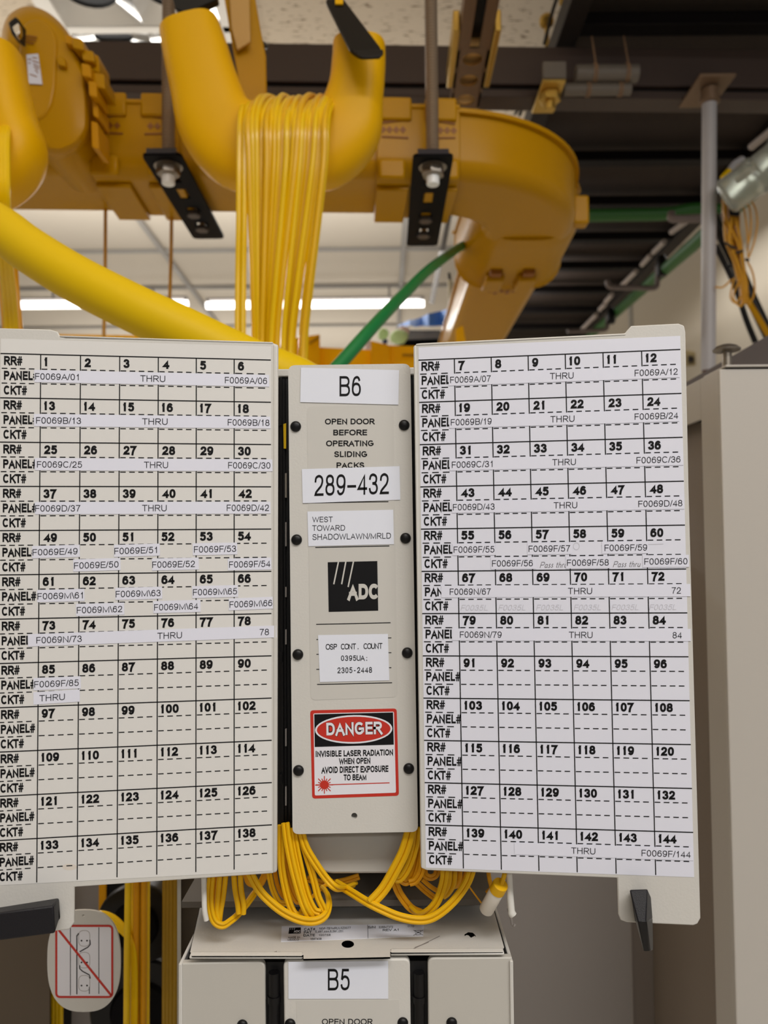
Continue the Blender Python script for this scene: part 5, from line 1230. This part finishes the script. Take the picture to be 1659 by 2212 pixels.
wallp([(120, 722), (420, 726), (640, 734), (640, 800), (120, 790)][:2] + [(640, 800), (120, 790)], 1.62, 1.625, 'side_wall', M_BIN)
wallp([(984, 712), (1000, 702), (1010, 720), (1010, 760), (984, 760)][:2] + [(1010, 760), (984, 760)], 1.50, 1.54, 'latch_tab', M_BIN)
bl = thing('blue_sheet', 'crumpled blue plastic wedge on the far shelf left of the receding raceway', 'plastic sheet', P(930, 712, 2.6))
mb = MB(); random.seed(3); top_, bot_ = [], []
for k in range(11):
    x = 858 + 13.5 * k; h = 2 + 42 * (k / 10) ** .8 + random.uniform(-2, 2)
    top_.append((x, 705 - h * .98)); bot_.append((x, 705 + random.uniform(-2, 2)))
v = []
for (q, dz) in ((top_, -.02), (top_, .12), (bot_, -.06), (bot_, .12)):
    for i, (x, y) in enumerate(q): v.append(P(x, y, 2.6 + dz + .03 * math.sin(i * 2.1)))
n = 11
mb.add(v, [(i, i + 1, n + i + 1, n + i) for i in range(n - 1)] + [(2 * n + i, 2 * n + i + 1, i + 1, i) for i in range(n - 1)] + [(n + i, n + i + 1, 3 * n + i + 1, 3 * n + i) for i in range(n - 1)] + [(3 * n + i, 3 * n + i + 1, 2 * n + i + 1, 2 * n + i) for i in range(n - 1)] + [(0, n, 3 * n, 2 * n), (n - 1, 3 * n - 1 - n, 4 * n - 1, 3 * n - 1)])
mb.build('sheet', M_BLUE, bl, smooth=0)
shf = thing('far_equipment_shelf', 'dark grey equipment shelf carrying the blue plastic wedge in the far background', 'shelf', P(930, 745, 2.65))
MB().hexa([P(878, 713, 2.58), P(1002, 713, 2.58), P(1002, 738, 2.58), P(868, 738, 2.58), P(878, 717, 2.8), P(1002, 717, 2.8), P(1002, 738, 2.8), P(868, 738, 2.8)]).build('shelf_front', mat('shelf_grey', (150, 148, 146), .5), shf, bevel=.004)
MB().hexa([P(862, 735, 2.57), P(1002, 729, 2.57), P(1002, 760, 2.57), P(862, 760, 2.57), P(862, 735, 2.8), P(1002, 729, 2.8), P(1002, 760, 2.8), P(862, 760, 2.8)]).build('dark_case', M_BLACKM, shf, bevel=.004)
MB().hexa([P(958, 712, 2.56), P(976, 712, 2.56), P(976, 732, 2.56), P(958, 732, 2.56), P(958, 712, 2.58), P(976, 712, 2.58), P(976, 732, 2.58), P(958, 732, 2.58)]).build('socket_block', mat('shelf_light', (196, 192, 186), .5), shf, bevel=.003)
gb = thing('plastic_bag', 'pale green and pink clear plastic bag on the far shelf', 'plastic bag', P(855, 738, 2.5))
def blob(cx, cy, rx, ry, z, m, nm):
    c = P(cx, cy, z); a, b = rx * z / FPX, ry * z / FPX; mb = MB(); v, f = [], []; A_, B2 = 12, 8
    for i in range(B2 + 1):
        for j in range(A_):
            t, p = math.pi * i / B2, 2 * math.pi * j / A_; k = 1 + .14 * math.sin(3 * p + 2 * t)
            v.append(c + Vector((a * math.sin(t) * math.cos(p) * k, a * .7 * math.sin(t) * math.sin(p) * k, b * math.cos(t))))
    f = [(i * A_ + j, i * A_ + (j + 1) % A_, (i + 1) * A_ + (j + 1) % A_, (i + 1) * A_ + j) for i in range(B2) for j in range(A_)]
    mb.add(v, f); mb.build(nm, m, gb, smooth=80)
blob(862, 728, 20, 16, 2.5, mat('pale_green', (206, 236, 170), .5), 'green_part'); blob(872, 716, 13, 12, 2.52, mat('pale_pink', (232, 206, 200), .5), 'pink_part')
blob(828, 722, 12, 14, 2.55, mat('pale_green2', (200, 232, 164), .5), 'green_part'); blob(832, 738, 6, 6, 2.48, mat('navy_spot', (40, 52, 96), .5), 'navy_part'); blob(798, 748, 10, 14, 2.5, mat('pale_pink', (232, 206, 200), .5), 'pink_part')
for (pts, r, tip, lab) in (([(976, 735), (974, 660), (972, 606)], .0075, (970, 590), 'pale thin rod standing left of the receding raceway, shorter one'), ([(1001, 668), (998, 580), (995, 506)], .009, (993, 486), 'pale thin rod left of the raceway end coupler, taller one with black top')):
    t = thing('hanger_rod', lab, 'rod', P(*pts[0], 2.2), 'pale hanger rods')
    MB().tube([P(x, y, 2.2) for x, y in pts], r, 10).build('rod', mat('pale_rod', (206, 198, 172), .5), t)
    MB().tube([P(*pts[-1], 2.2), P(*tip, 2.2)], r * .55, 8).build('black_tip', M_DARK, t)
for (pts, r, lab) in (([(990, 374), (968, 478), (932, 655)], .011, 'dark slanting strut far behind the right slotted strap'),):
    tag(MB().tube([P(x, y, 3.2) for x, y in pts], r, 8).build('slanting_strut', mat('far_strut', (74, 70, 66), .6)), lab, 'strut')
